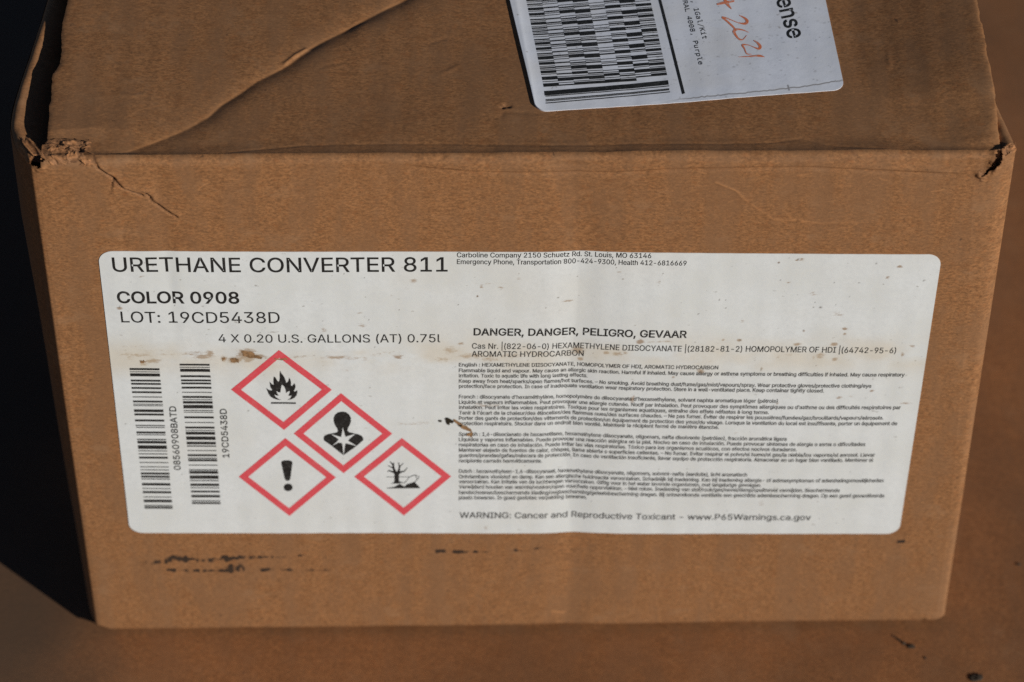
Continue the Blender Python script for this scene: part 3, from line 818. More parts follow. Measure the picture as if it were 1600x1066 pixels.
97: [195,[[80,-4,63,-3,47,2,34,11,24,22,17,37,15,54,17,69,22,80,29,90,39,97,63,105,89,110,117,113,133,117,136,121,138,127,138,128,133,148,120,161,98,165,75,161,59,150,50,137,20,146,29,161,39,173,52,182,66,188,97,192,119,190,143,180,153,172,161,160,167,145,168,126,168,0,138,0,138,26,136,26,126,12,108,1],[85,23,101,24,114,29,124,37,132,47,136,57,138,69,138,95,130,91,116,88,100,86,88,84,67,79,52,70,47,62,46,52,51,36,65,26]]],
98: [212,[[115,-4,99,-3,86,2,69,16,59,29,56,29,56,0,26,0,26,254,57,254,57,160,59,160,69,173,86,186,98,191,115,192,137,189,156,180,173,166,185,146,193,122,195,94,193,66,185,42,173,23,157,8,137,-1],[110,23,126,26,140,33,150,44,158,58,163,75,164,95,163,114,158,131,150,145,140,156,126,163,110,165,94,163,81,156,70,145,62,131,58,114,56,95,58,75,63,58,70,43,81,32,94,26]]],
99: [198,[[104,-4,79,-1,58,8,41,23,28,43,20,66,17,94,20,122,28,146,41,165,58,180,79,189,104,192,130,189,153,178,170,161,181,138,151,131,145,145,135,155,121,162,104,165,86,162,73,155,62,144,54,129,50,112,48,94,50,75,54,59,62,44,73,33,86,26,104,23,121,26,135,33,146,44,152,59,181,51,171,28,153,11,130,0]]],
100: [212,[[98,-4,75,-1,56,8,40,23,27,42,20,66,17,94,20,122,27,146,40,166,56,180,75,189,98,192,114,191,126,186,144,173,153,160,155,160,155,254,186,254,186,0,156,0,156,29,153,29,143,16,126,2,114,-3],[102,23,118,26,132,32,142,43,150,58,154,75,156,95,154,114,150,131,142,145,132,156,118,163,102,165,86,163,72,156,62,145,54,131,50,114,48,95,50,75,54,58,62,44,73,33,86,26]]],
101: [202,[[106,-4,80,-1,58,8,41,23,28,42,20,66,17,93,20,121,28,145,40,165,58,180,78,189,103,192,133,187,147,180,160,170,170,157,179,141,184,121,186,97,186,85,37,85,37,110,169,110,155,101,153,119,149,134,141,147,131,157,118,163,103,165,87,163,73,157,62,147,54,135,50,121,48,105,48,89,50,69,55,53,64,40,76,31,90,25,106,23,127,26,143,36,153,53,182,45,177,32,168,20,156,10,141,2,125,-3]]],
102: [127,[[114,190,114,164,3,164,3,190],[40,0,40,216,42,231,48,243,57,252,68,259,94,265,111,263,121,260,114,234,107,236,97,237,85,235,77,230,72,221,71,209,71,0]]],
103: [213,[[103,-75,84,-74,67,-70,41,-55,25,-35,51,-20,61,-33,77,-44,103,-49,124,-46,141,-38,152,-23,156,-3,156,34,153,34,143,21,126,8,114,4,97,2,76,5,56,13,40,27,28,45,20,68,17,96,20,123,27,147,40,166,56,180,76,189,98,192,114,191,127,186,144,173,154,159,157,159,157,190,186,190,186,-4,183,-27,175,-45,162,-59,145,-68,125,-73],[102,30,118,32,132,38,142,47,150,61,155,77,156,96,155,115,150,132,142,146,132,156,119,163,102,165,86,163,73,156,62,145,54,131,50,115,48,96,50,78,54,61,62,48,73,38,86,32]]],
104: [205,[[57,113,57,0,26,0,26,254,57,254,57,144,51,144,62,166,76,181,94,189,114,192,132,190,148,184,161,174,170,160,177,142,179,120,179,0,148,0,148,118,145,137,136,152,123,161,105,165,92,163,80,159,71,151,63,141,58,129]]],
105: [83,[[26,0,26,190,57,190,57,0],[42,221,34,223,27,227,22,234,21,242,22,249,27,256,34,260,42,262,50,260,57,256,62,249,63,242,62,234,57,227,50,223]]],
106: [83,[[26,190,57,190,57,-15,55,-31,51,-45,43,-56,32,-65,19,-70,2,-71,-5,-71,-5,-43,1,-43,12,-42,20,-36,25,-27,26,-15],[42,221,34,223,27,227,22,234,20,242,22,249,27,256,34,260,42,262,50,260,57,256,61,249,63,242,61,234,57,227,50,223]]],
107: [190,[[55,68,55,106,60,106,142,190,180,190,92,100,89,100],[26,0,26,254,57,254,57,0],[147,0,74,93,96,114,186,0]]],
108: [95,[[70,-1,50,2,37,10,29,24,26,42,26,254,57,254,57,49,60,31,65,27,73,26,80,26,85,27,90,1,81,0]]],
109: [305,[[26,0,26,190,56,190,56,148,54,148,59,162,66,173,86,188,110,193,129,190,144,180,154,166,160,147,156,147,161,160,169,172,190,187,218,193,234,191,249,186,261,177,270,164,276,148,278,128,278,0,248,0,248,127,245,145,236,156,224,163,209,165,197,164,187,160,173,145,168,124,168,0,137,0,137,130,134,144,126,156,115,163,100,165,79,160,70,154,63,145,58,133,57,119,57,0]]],
110: [205,[[57,113,57,0,26,0,26,190,56,190,56,144,51,144,62,166,76,181,94,189,114,192,132,190,147,184,160,174,170,160,176,142,179,120,179,0,148,0,148,118,145,137,136,152,123,161,105,165,92,163,80,159,71,151,63,141,58,129]]],
111: [208,[[104,-4,79,-1,58,8,41,23,28,43,20,66,17,94,20,122,28,146,41,165,58,180,79,189,104,192,128,189,149,180,167,165,180,146,188,122,191,94,188,66,180,43,167,23,149,8,128,-1],[104,23,121,26,135,33,146,44,154,59,158,75,160,94,158,112,154,129,146,144,135,155,121,162,104,165,86,162,73,155,62,144,54,129,50,112,48,94,50,75,54,59,62,44,73,33,86,26]]],
112: [212,[[26,-71,26,190,56,190,56,160,59,160,69,173,86,186,98,191,115,192,137,189,156,180,173,166,185,146,193,122,195,94,193,66,185,42,173,23,157,8,137,-1,115,-4,99,-3,86,2,69,16,59,29,57,29,57,-71],[110,23,126,26,140,33,150,44,158,58,163,75,164,95,163,114,158,131,150,145,140,156,126,163,110,165,94,163,81,156,70,145,62,131,58,114,56,95,58,75,63,58,70,43,81,32,94,26]]],
113: [212,[[186,-71,155,-71,155,29,153,29,143,16,126,2,114,-3,98,-4,75,-1,56,8,40,23,27,42,20,66,17,94,20,122,27,146,40,166,56,180,75,189,98,192,114,191,126,186,144,173,153,160,156,160,156,190,186,190],[102,23,118,26,132,32,142,43,150,58,154,75,156,95,154,114,150,131,142,145,132,156,118,163,102,165,86,163,72,156,62,145,54,131,50,114,48,95,50,75,54,58,62,44,73,33,86,26]]],
114: [130,[[26,0,26,190,56,190,56,160,58,160,65,173,76,184,90,190,107,192,115,192,122,192,122,161,115,162,103,163,91,161,80,157,70,151,63,142,58,131,57,118,57,0]]],
115: [182,[[91,-4,72,-3,56,2,42,9,31,19,23,32,18,47,47,53,53,40,62,30,75,25,91,23,108,25,122,31,131,40,134,51,132,60,127,68,118,74,106,78,75,85,52,93,36,104,27,119,23,137,26,152,33,166,43,177,58,185,74,190,94,192,112,191,127,186,140,179,149,170,162,145,134,139,129,149,121,158,110,164,94,166,78,164,65,158,57,150,54,139,56,129,62,122,86,111,115,105,137,97,153,86,162,71,166,53,163,37,156,24,145,12,130,3,112,-2]]],
116: [114,[[102,190,102,164,3,164,3,190],[32,236,63,236,63,49,64,38,68,31,75,26,85,25,93,26,101,27,107,1,96,-1,84,-2,62,1,46,11,36,26,32,46]]],
117: [205,[[91,-3,73,-1,57,5,44,15,35,29,28,47,26,69,26,190,57,190,57,72,60,52,68,37,82,28,100,25,113,27,125,31,134,38,142,48,146,61,148,76,148,190,179,190,179,0,149,0,149,46,154,46,143,23,129,8,111,0]]],
118: [195,[[81,0,9,190,42,190,83,78,93,43,103,10,92,10,101,43,112,78,152,190,186,190,113,0]]],
119: [284,[[69,0,11,190,44,190,67,107,77,68,88,21,82,21,93,67,103,107,126,190,158,190,181,107,191,68,201,21,196,21,206,68,217,107,240,190,272,190,215,0,184,0,159,86,152,112,145,140,138,169,145,169,138,140,131,112,124,86,99,0]]],
120: [189,[[10,0,86,109,86,86,14,190,50,190,74,153,90,127,104,103,88,103,101,127,117,153,141,190,176,190,104,84,104,107,179,0,143,0,115,43,100,68,86,91,102,91,89,68,74,43,46,0]]],
121: [195,[[24,-69,31,-43,36,-44,52,-44,65,-37,75,-18,81,-1,9,190,42,190,83,78,93,43,103,10,92,10,101,43,112,78,153,190,186,190,102,-29,88,-54,70,-68,46,-73,32,-72]]],
122: [190,[[21,0,21,23,127,160,127,161,24,161,24,190,166,190,166,165,63,30,63,28,169,28,169,0]]],
124: [115,[[71,336,71,-82,44,-82,44,336]]],
201: [209,[[30,0,30,254,186,254,186,226,62,226,62,143,178,143,178,114,62,114,62,29,188,29,188,0],[95,279,119,329,153,329,121,279]]],
224: [195,[[80,-4,63,-3,47,2,34,11,24,22,17,37,15,54,17,69,22,80,29,90,39,97,63,105,89,110,117,113,133,117,136,121,138,127,138,128,133,148,120,161,98,165,75,161,59,150,50,137,20,146,29,161,39,173,52,182,66,188,97,192,119,190,143,180,153,172,161,160,167,145,168,126,168,0,138,0,138,26,136,26,126,12,108,1],[85,23,101,24,114,29,124,37,132,47,136,57,138,69,138,95,130,91,116,88,100,86,88,84,67,79,52,70,47,62,46,52,51,36,65,26],[83,214,50,265,84,265,108,214]]],
225: [195,[[80,-4,63,-3,47,2,34,11,24,22,17,37,15,54,17,69,22,80,29,90,39,97,63,105,89,110,117,113,133,117,136,121,138,127,138,128,133,148,120,161,98,165,75,161,59,150,50,137,20,146,29,161,39,173,52,182,66,188,97,192,119,190,143,180,153,172,161,160,167,145,168,126,168,0,138,0,138,26,136,26,126,12,108,1],[85,23,101,24,114,29,124,37,132,47,136,57,138,69,138,95,130,91,116,88,100,86,88,84,67,79,52,70,47,62,46,52,51,36,65,26],[81,214,105,265,139,265,106,214]]],
232: [202,[[106,-4,80,-1,58,8,41,23,28,42,20,66,17,93,20,121,28,145,40,165,58,180,78,189,103,192,133,187,147,180,160,170,170,157,179,141,184,121,186,97,186,85,37,85,37,110,169,110,155,101,153,119,149,134,141,147,131,157,118,163,103,165,87,163,73,157,62,147,54,135,50,121,48,105,48,89,50,69,55,53,64,40,76,31,90,25,106,23,127,26,143,36,153,53,182,45,177,32,168,20,156,10,141,2,125,-3],[90,214,57,265,91,265,115,214]]],
233: [202,[[106,-4,80,-1,58,8,41,23,28,42,20,66,17,93,20,121,28,145,40,165,58,180,78,189,103,192,133,187,147,180,160,170,170,157,179,141,184,121,186,97,186,85,37,85,37,110,169,110,155,101,153,119,149,134,141,147,131,157,118,163,103,165,87,163,73,157,62,147,54,135,50,121,48,105,48,89,50,69,55,53,64,40,76,31,90,25,106,23,127,26,143,36,153,53,182,45,177,32,168,20,156,10,141,2,125,-3],[88,214,112,265,146,265,114,214]]],
234: [202,[[106,-4,80,-1,58,8,41,23,28,42,20,66,17,93,20,121,28,145,40,165,58,180,78,189,103,192,133,187,147,180,160,170,170,157,179,141,184,121,186,97,186,85,37,85,37,110,169,110,155,101,153,119,149,134,141,147,131,157,118,163,103,165,87,163,73,157,62,147,54,135,50,121,48,105,48,89,50,69,55,53,64,40,76,31,90,25,106,23,127,26,143,36,153,53,182,45,177,32,168,20,156,10,141,2,125,-3],[77,218,47,218,47,219,87,265,116,265,157,219,157,218,126,218,102,248]]],
237: [83,[[26,0,26,190,57,190,57,0],[28,214,52,265,86,265,53,214]]],
238: [83,[[26,0,26,190,57,190,57,0],[17,218,-13,218,-13,219,27,265,56,265,96,219,96,218,66,218,42,248]]],
243: [208,[[104,-4,79,-1,58,8,41,23,28,43,20,66,17,94,20,122,28,146,41,165,58,180,79,189,104,192,128,189,149,180,167,165,180,146,188,122,191,94,188,66,180,43,167,23,149,8,128,-1],[104,23,121,26,135,33,146,44,154,59,158,75,160,94,158,112,154,129,146,144,135,155,121,162,104,165,86,162,73,155,62,144,54,129,50,112,48,94,50,75,54,59,62,44,73,33,86,26],[90,214,114,265,148,265,115,214]]],
244: [208,[[104,-4,79,-1,58,8,41,23,28,43,20,66,17,94,20,122,28,146,41,165,58,180,79,189,104,192,128,189,149,180,167,165,180,146,188,122,191,94,188,66,180,43,167,23,149,8,128,-1],[104,23,121,26,135,33,146,44,154,59,158,75,160,94,158,112,154,129,146,144,135,155,121,162,104,165,86,162,73,155,62,144,54,129,50,112,48,94,50,75,54,59,62,44,73,33,86,26],[79,218,49,218,49,219,89,265,118,265,158,219,158,218,128,218,104,248]]],
8211: [175,[[175,122,175,94,0,94,0,122]]],
},
{44: [215,[[87,53,131,53,131,17,97,-50,70,-50,87,17]]],
47: [215,[[155,260,188,260,51,-33,18,-33]]],
48: [215,[[84,131,86,139,91,147,98,152,107,154,116,152,124,147,129,139,131,131,129,122,124,114,116,109,107,107,98,109,91,114,86,121],[107,237,86,230,71,210,64,190,60,163,58,130,60,97,64,70,71,49,86,29,107,23,129,29,144,49,151,70,155,97,156,130,155,163,151,190,144,210,129,230],[107,265,133,261,154,249,170,231,182,204,189,171,192,130,189,89,182,55,170,29,154,10,133,-1,107,-5,82,-1,61,10,44,29,33,55,26,89,23,130,26,171,33,204,44,231,61,249,82,261]]],
49: [215,[[47,30,102,30,102,228,43,215,43,247,101,260,136,260,136,30,190,30,190,0,47,0]]],
52: [215,[[128,228,46,91,128,91],[122,260,163,260,163,91,198,91,198,62,163,62,163,0,128,0,128,62,18,62,18,95]]],
56: [215,[[107,123,86,120,71,110,61,94,58,73,61,52,71,36,87,26,107,22,128,26,144,36,153,52,157,73,153,94,144,110,128,120],[77,138,57,146,42,159,32,177,29,197,34,225,50,246,66,257,85,263,107,265,130,263,149,257,165,246,180,225,186,197,183,177,173,159,158,146,138,138,161,129,178,115,188,95,192,70,186,38,169,15,153,4,132,-3,107,-5,83,-3,62,4,45,15,28,38,23,69,26,95,37,115,54,129],[64,194,67,176,75,162,89,154,107,151,126,154,140,162,148,176,151,194,148,213,140,226,126,235,107,237,89,235,75,226,67,213]]],
65: [215,[[107,229,70,96,144,96],[86,260,129,260,208,0,172,0,153,68,62,68,43,0,6,0]]],
71: [215,[[192,21,177,10,160,2,142,-3,122,-5,92,-1,66,11,45,30,30,57,21,90,18,130,21,169,30,202,46,229,67,249,92,261,123,265,154,260,183,246,183,210,169,222,154,230,139,234,123,236,93,229,72,210,62,189,56,162,54,130,56,97,62,70,71,50,92,30,122,24,143,26,159,35,159,104,121,104,121,133,192,133]]],
75: [215,[[24,260,59,260,59,144,169,260,210,260,109,154,213,0,171,0,86,130,59,102,59,0,24,0]]],
76: [215,[[37,260,73,260,73,30,198,30,198,0,37,0]]],
80: [215,[[69,231,69,133,110,133,132,137,148,146,158,162,162,182,159,203,148,218,132,228,110,231],[34,260,110,260,137,258,159,251,176,240,189,225,196,206,199,182,196,159,189,139,176,124,159,113,137,107,110,104,69,104,69,0,34,0]]],
82: [215,[[132,123,145,118,155,110,166,95,179,71,215,0,177,0,146,66,133,89,122,102,109,108,94,110,60,110,60,0,25,0,25,260,97,260,124,258,146,251,163,241,176,226,183,207,186,185,182,161,172,143,155,130],[60,231,60,139,99,139,121,142,136,150,146,164,149,185,145,205,136,219,119,228,97,231]]],
97: [215,[[122,98,112,98,87,96,69,88,59,76,55,59,58,43,66,32,78,24,95,22,119,26,137,40,148,62,152,91,152,98],[184,111,184,0,152,0,152,29,141,14,126,3,109,-3,88,-5,62,-1,41,12,28,31,23,57,29,85,45,106,62,116,83,121,109,123,152,123,152,128,149,148,140,162,125,170,103,173,70,168,37,154,37,186,71,196,103,200,126,198,144,193,160,184,172,171,182,150]]],
101: [215,[[194,106,194,90,55,90,55,89,59,61,71,40,92,26,118,22,150,27,186,42,186,10,151,-1,118,-5,90,-2,66,7,47,22,33,43,24,68,21,97,24,126,33,151,46,172,65,187,87,197,113,200,136,197,156,188,172,174,184,156,191,133],[162,115,158,140,148,158,133,169,112,173,91,169,74,157,62,139,56,115]]],
105: [215,[[45,195,127,195,127,25,190,25,190,0,31,0,31,25,95,25,95,170,45,170],[95,271,127,271,127,230,95,230]]],
108: [215,[[111,71,113,52,119,38,129,30,143,27,180,27,180,0,139,0,114,5,95,18,83,41,79,71,79,248,28,248,28,273,111,273]]],
112: [215,[[65,25,65,-74,33,-74,33,195,65,195,65,170,75,183,87,192,101,198,117,200,139,197,158,188,173,172,184,152,191,127,193,97,191,67,184,42,173,22,158,7,139,-2,117,-5,101,-3,86,3,74,12],[159,97,156,130,148,154,133,168,113,173,92,168,77,153,68,130,65,97,68,65,77,41,92,27,113,22,133,27,148,41,156,65]]],
114: [215,[[201,155,180,166,157,170,130,165,111,151,99,128,95,97,95,0,63,0,63,195,95,195,95,157,105,175,120,189,138,197,159,200,181,197,201,188]]],
116: [215,[[107,250,107,195,180,195,180,170,107,170,107,64,109,46,115,34,126,28,144,26,180,26,180,0,140,0,110,4,90,14,79,34,75,64,75,170,23,170,23,195,75,195,75,250]]],
117: [215,[[34,74,34,195,66,195,66,74,68,51,75,35,87,26,104,23,124,27,139,39,148,58,151,84,151,195,183,195,183,0,151,0,151,29,141,14,128,4,112,-3,93,-5,67,0,49,15,40,30,36,50]]],
}]
GL = [{chr(a): b for a, b in d.items()} for d in GL]
_cache = {}
def glyph(ch, font, bold):
    key = (ch, font, bold)
    if key not in _cache:
        adv, cs = GL[font][ch]
        loops = []
        for s in cs:
            P = np.array(s, float).reshape(-1, 2)/500
            if np.allclose(P[0], P[-1]):
                P = P[:-1]
            Q = np.roll(P, -1, 0)
            loops.append([P, 0.5*np.sum(P[:, 0]*Q[:, 1]-Q[:, 0]*P[:, 1])])
        big = max(loops, key=lambda l: abs(l[1]))[1]
        sgn = 1 if big > 0 else -1
        if bold:
            for l in loops:                                # strokes swell outwards
                P = l[0]
                t = np.roll(P, -1, 0)-P
                t /= np.linalg.norm(t, axis=1)[:, None]+1e-9
                nn = np.c_[t[:, 1], -t[:, 0]]*sgn
                v = nn+np.roll(nn, 1, 0)
                v /= np.maximum(np.sum(v*v, axis=1), 1.0)[:, None]/2
                l[0] = P+v*bold
        pts = [Vector(p) for l in loops for p in l[0]]
        fcs, n0 = [], 0
        for l in loops:
            fcs.append(list(range(n0, n0+len(l[0]))))
            n0 += len(l[0])
        vo, _, fo, _, _, of = delaunay_2d_cdt(pts, [], fcs, 1, 1e-6)
        Vt = np.array([[v.x, v.y] for v in vo])
        Ft = []
        for tri, own in zip(fo, of):
            c = Vt[list(tri)].mean(0)
            wn = sum((1 if l[1]*sgn > 0 else -1) for l in loops if inpoly(c[:1], c[1:], l[0].tolist())[0])
            if wn > 0:
                Ft.append(list(tri))
        Ft = np.array(Ft)
        _cache[key] = (adv/500, Vt, Ft)
    return _cache[key]

def text2d(s, font=0, bold=0.0):
    """string -> flat triangles in em units, trimmed so that x runs 0..1 and cap height is 1"""
    x = 0
    V, Fc, n = [], [], 0
    cap = 0.508 if font == 0 else GL[1]['K'][1][0]
    if font:
        cap = max(max(c[1::2]) for c in GL[1]['K'][1])/500
    for ch in s:
        if ch == ' ':
            x += 0.195 if font == 0 else GL[1]['K'][0]/500
            continue
        adv, v, f = glyph(ch, font, bold)
        V.append(v+[x, 0])
        Fc.append(f+n)
        n += len(v)
        x += adv - (0.004 if font == 0 else 0)
    V, Fc = np.vstack(V), np.vstack(Fc)
    x0, x1 = V[:, 0].min(), V[:, 0].max()
    V[:, 0] = (V[:, 0]-x0)/(x1-x0)
    V[:, 1] /= cap
    return V, Fc

class Ink:
    """collects flat shapes given on a face and lays them on the real, uneven surface"""
    def __init__(self, face):
        self.face, self.V, self.F, self.M, self.n = face, [], [], [], 0
    def m(self, p):
        return fp(*p) if self.face == 'front' else tp(*p)
    def add(self, V, F, mat=0, lift=0.0):
        V = np.asarray(V, float)
        self.V.append(np.c_[V[:, :2], np.full(len(V), lift)])
        self.F.append(np.asarray(F)+self.n)
        self.M.append(np.full(len(F), mat))
        self.n += len(V)
    def text(self, s, a, b, cap_px, font=0, bold=0.0, up=None):
        """string from baseline start a to baseline end b (measured), capital height in measured pixels along up"""
        A, B = self.m(a), self.m(b)
        upx = up or (0, -1)
        C = self.m((a[0]+upx[0]*cap_px, a[1]+upx[1]*cap_px))
        V, Fc = text2d(s, font, bold)
        d = B-A
        if up is None:
            h = np.linalg.norm(C-A)
            nrm = np.array([-d[1], d[0]])/np.linalg.norm(d)*h
        else:
            nrm = C-A
        self.add(A+V[:, :1]*d+V[:, 1:2]*nrm, Fc)
    def quad(self, p, nu=8, nv=1, mat=0, lift=0.0):
        """four measured corners: a, b along the top, c, d along the bottom"""
        a, b, c, d = [self.m(q) for q in p]
        u, v = np.meshgrid(np.linspace(0, 1, nu+1), np.linspace(0, 1, nv+1), indexing='ij')
        u, v = u[..., None], v[..., None]
        P = (a*(1-u)+b*u)*(1-v)+(d*(1-u)+c*u)*v
        G = grid_faces(nu+1, nv+1)
        self.add(P.reshape(-1, 2), np.vstack([G[:, :3], G[:, [0, 2, 3]]]), mat, lift)
    def poly(self, pts, mat=0, lift=0.0):
        P = np.array([self.m(q) for q in pts])
        tr = tessellate_polygon([[Vector((x, y, 0)) for x, y in P]])
        self.add(P, np.array([list(t) for t in tr]), mat, lift)
    def stroke(self, pts, ws, mat=0, lift=0.0, n=0):
        """line of varying width, both in measured pixels"""
        P = np.array(pts, float)
        w = np.array(ws if hasattr(ws, '__len__') else [ws]*len(P), float)
        if n:
            Q = smooth_curve(np.c_[P, w], n)
            P, w = Q[:, :2], Q[:, 2]
        t = np.gradient(P, axis=0)
        t /= np.linalg.norm(t, axis=1)[:, None]+1e-9
        nr = np.c_[-t[:, 1], t[:, 0]]*w[:, None]/2
        A = np.array([self.m(q) for q in P+nr])
        B = np.array([self.m(q) for q in P-nr])
        k = len(P)
        i = np.arange(k-1)
        self.add(np.vstack([A, B]), np.vstack([np.c_[i, i+1, i+k], np.c_[i+1, i+k+1, i+k]]), mat, lift)
    def build(self, name, mats, parent, lift):
        V = np.vstack(self.V)
        Fc = np.vstack(self.F).astype(int)
        a, b, c = V[Fc[:, 0], :2], V[Fc[:, 1], :2], V[Fc[:, 2], :2]
        ar = (b[:, 0]-a[:, 0])*(c[:, 1]-a[:, 1])-(b[:, 1]-a[:, 1])*(c[:, 0]-a[:, 0])
        Fc[ar < 0] = Fc[ar < 0][:, ::-1]
        M = np.concatenate(self.M)
        if self.face == 'front':
            P = np.c_[V[:, 0], F(V[:, 0], V[:, 1])-lift-V[:, 2], V[:, 1]]
        else:
            P = np.c_[V[:, 0], V[:, 1], T(V[:, 0], V[:, 1])+lift+V[:, 2]]
        return link(name, raw_mesh(name, P, Fc, M, False), mats, parent)

# ------------------------------------------------------------------ big product label on the front
def rounded_sheet(name, corners, rad, nx, ny, place, mat, parent, th, attrs_fn):
    """corners TL, TR, BR, BL in plane coordinates; columns follow rounded corners; thin skirt gives thickness"""
    TL, TR, BR, BL = [np.array(c, float) for c in corners]
    wid, hei = np.linalg.norm(TR-TL), np.linalg.norm(TL-BL)
    # columns: dense in the corners
    c = rad/wid
    a = 1-np.cos(np.linspace(0, math.pi/2, 12))
    u = np.r_[a*c, np.linspace(c, 1-c, nx)[1:-1], 1-a[::-1]*c]
    v = np.linspace(0, 1, ny)
    ins = np.zeros(len(u))
    e = np.minimum(u, 1-u)*wid
    m = e < rad
    ins[m] = (rad-np.sqrt(np.maximum(0, rad**2-(rad-e[m])**2)))/hei
    V0, V1 = ins, 1-ins
    vv = V0[:, None]+(V1-V0)[:, None]*v[None]
    uu = np.broadcast_to(u[:, None], vv.shape)
    Pp = (TL*(1-uu[..., None])+TR*uu[..., None])*(1-vv[..., None])+(BL*(1-uu[..., None])+BR*uu[..., None])*vv[..., None]
    at = attrs_fn(Pp[..., 0], Pp[..., 1])
    A = place(Pp[..., 0], Pp[..., 1], th).reshape(-1, 3)
    B_ = place(Pp[..., 0], Pp[..., 1], -0.0003).reshape(-1, 3)
    n, mm = vv.shape
    ring = np.r_[np.arange(mm-1), np.arange(n-1)*mm+mm-1, (n-1)*mm+np.arange(mm-1, 0, -1), np.arange(n-1, 0, -1)*mm]
    Bv = B_[ring]
    k = np.arange(len(ring))
    rn = np.roll(ring, -1)
    Ff = np.vstack([grid_faces(n, mm, True), np.stack([ring, rn, n*mm+np.roll(k, -1), n*mm+k], -1)])
    at = {q: np.r_[w.ravel(), np.zeros(len(ring))] for q, w in at.items()}
    me = raw_mesh(name, np.vstack([A, Bv]), Ff, None, True, at)
    try:
        me.set_sharp_from_angle(angle=math.radians(50))
    except Exception:
        pass
    return link(name, me, mat, parent)

def place_front(x, z, th):
    return np.stack([x, F(x, z)-th, z], -1)

def place_top(x, y, th):
    return np.stack([x, y, T(x, y)+th], -1)

DIRT = [(215, 553, 26, 4, .45), (240, 563, 10, 3, .8), (224, 567, 5, 3, .75), (204, 558, 6, 3, .6), (262, 552, 20, 2, .35), (300, 550, 18, 3, .5), (318, 556, 12, 3, .8), (328, 552, 5, 6, .75), (350, 559, 5, 3.5, .95),
        (367, 561, 9, 4, 1.1), (385, 552, 11, 7, 1.1), (398, 556, 18, 3, .9), (388, 561, 6, 3, .9), (470, 556, 16, 2, .5), (525, 557, 18, 3, .6), (548, 559, 14, 2, .5), (622, 557, 7, 3, .75), (606, 550, 20, 3, .3), (590, 553, 10, 3, .3),
        (690, 562, 10, 4, .5), (703, 548, 9, 5, .6), (720, 537, 4, 2, .8), (735, 557, 18, 4, .6), (765, 561, 14, 5, .5), (800, 556, 22, 4, .45), (840, 553, 24, 3, .4), (903, 550, 9, 6, .75), (907, 563, 4, 2.5, .95), (947, 552, 3.5, 2, 1.1), (965, 553, 7, 3, .7), (977, 551, 3, 2, .7),
        (1000, 533, 5, 3, 1.0), (1030, 533, 24, 1.6, .5), (1245, 537, 5, 2, .95), (1303, 537, 4, 2.2, .95), (1304, 560, 4, 2.2, 1.0), (1281, 555, 6, 3.5, .7), (1271, 558, 3, 2, .7), (1216, 558, 4, 3, .5), (1237, 553, 10, 1.5, .45), (1320, 513, 3.4, 1.8, 1.0), (1320, 521, 2.5, 1.6, .8),
        (1256, 517, 2, 1.4, .8), (1155, 531, 3, 2, .9), (1130, 530, 2.4, 1.6, .8), (1232, 441, 3, 1.6, .6), (1252, 405, 5, 2.5, .6), (1245, 406, 2, 1, .9), (1217, 410, 1.6, 1, .9), (1405, 416, 4, 2, .7), (1387, 433, 2.6, 2, .65), (1270, 459, 8, 3, .4), (1160, 501, 4, 3, .5), (1310, 490, 10, 4, .35),
        (1426, 540, 5, 2, .6), (1410, 553, 3, 3, .7), (1362, 609, 3, 2, .9), (1311, 619, 4, 2, .7), (1330, 617, 8, 2, .3), (1415, 629, 9, 1.6, .55), (760, 635, 20, 2, .5), (752, 632, 16, 2, .45), (800, 640, 20, 2, .3), (988, 624, 3.5, 4, .8), (990, 620, 2, 3, .6), (1095, 579, 5, 3, .8), (1052, 588, 2, 1.5, .8),
        (1190, 575, 1.6, 3, .6), (1215, 628, 4, 4, .4), (1149, 674, 3, 1, .6), (570, 560, 5, 3, .35), (505, 568, 12, 6, .25), (540, 577, 6, 4, .3), (205, 540, 30, 2, .3), (230, 546, 30, 2, .3), (222, 430, 6, 2, .45), (187, 480, 4, 2, .7), (646, 438, 5, 2.5, .6), (635, 450, 4, 2, .3), (612, 462, 3, 2, .35), (562, 488, 4, 2, .5), (506, 514, 4, 2.5, .5), (566, 507, 6, 3, .4),
        (885, 472, 8, 1.4, .7), (752, 448, 2.5, 3, .7), (783, 450, 4, 2, .6), (770, 443, 25, 1.2, .35), (746, 463, 1.5, 1.2, .9), (968, 426, 5, 1, .5), (810, 435, 3, 2, .4), (1030, 440, 4, 3, .4), (760, 825, 3, 3, .6), (690, 790, 6, 5, .25), (735, 690, 6, 8, .3), (1190, 785, 5, 5, .35), (1185, 755, 16, 2, .3), (560, 668, 60, 2, .22), (640, 662, 24, 2.4, .4), (660, 661, 14, 2.4, .4)]
SPECK = [(1282, 480, 2.2, 1.4), (1124, 468, 1.3, 1), (1134, 481, 1.1, .8), (1443, 438, 1.5, .9), (1271, 480, 1.2, .8), (1217, 410, 1.6, .9), (746, 463, 1.3, 1), (716, 476, 1.2, 1), (872, 466, 1.4, 1), (902, 434, 1.1, .8), (1255, 516, 1.3, 1), (455, 570, 1.4, 1), (388, 641, 1.4, 1), (560, 682, 1.2, .9), (1156, 531, 1.6, 1.2), (1189, 576, 1, 2.4), (1247, 405, 1.6, 1), (1369, 411, 1.3, 1), (1219, 438, 1, .8), (187, 478, 1.4, 1), (880, 408, 1, .7)]
r_ = random.Random(3)
for k in range(110):
    SPECK.append((r_.uniform(170, 1460), r_.uniform(400, 825), r_.uniform(.5, 1.0), r_.uniform(.4, .8)))
for k in range(60):
    DIRT.append((r_.uniform(170, 1440), r_.gauss(540, 40), r_.uniform(1.5, 6), r_.uniform(0.8, 1.8), r_.uniform(.1, .3)))
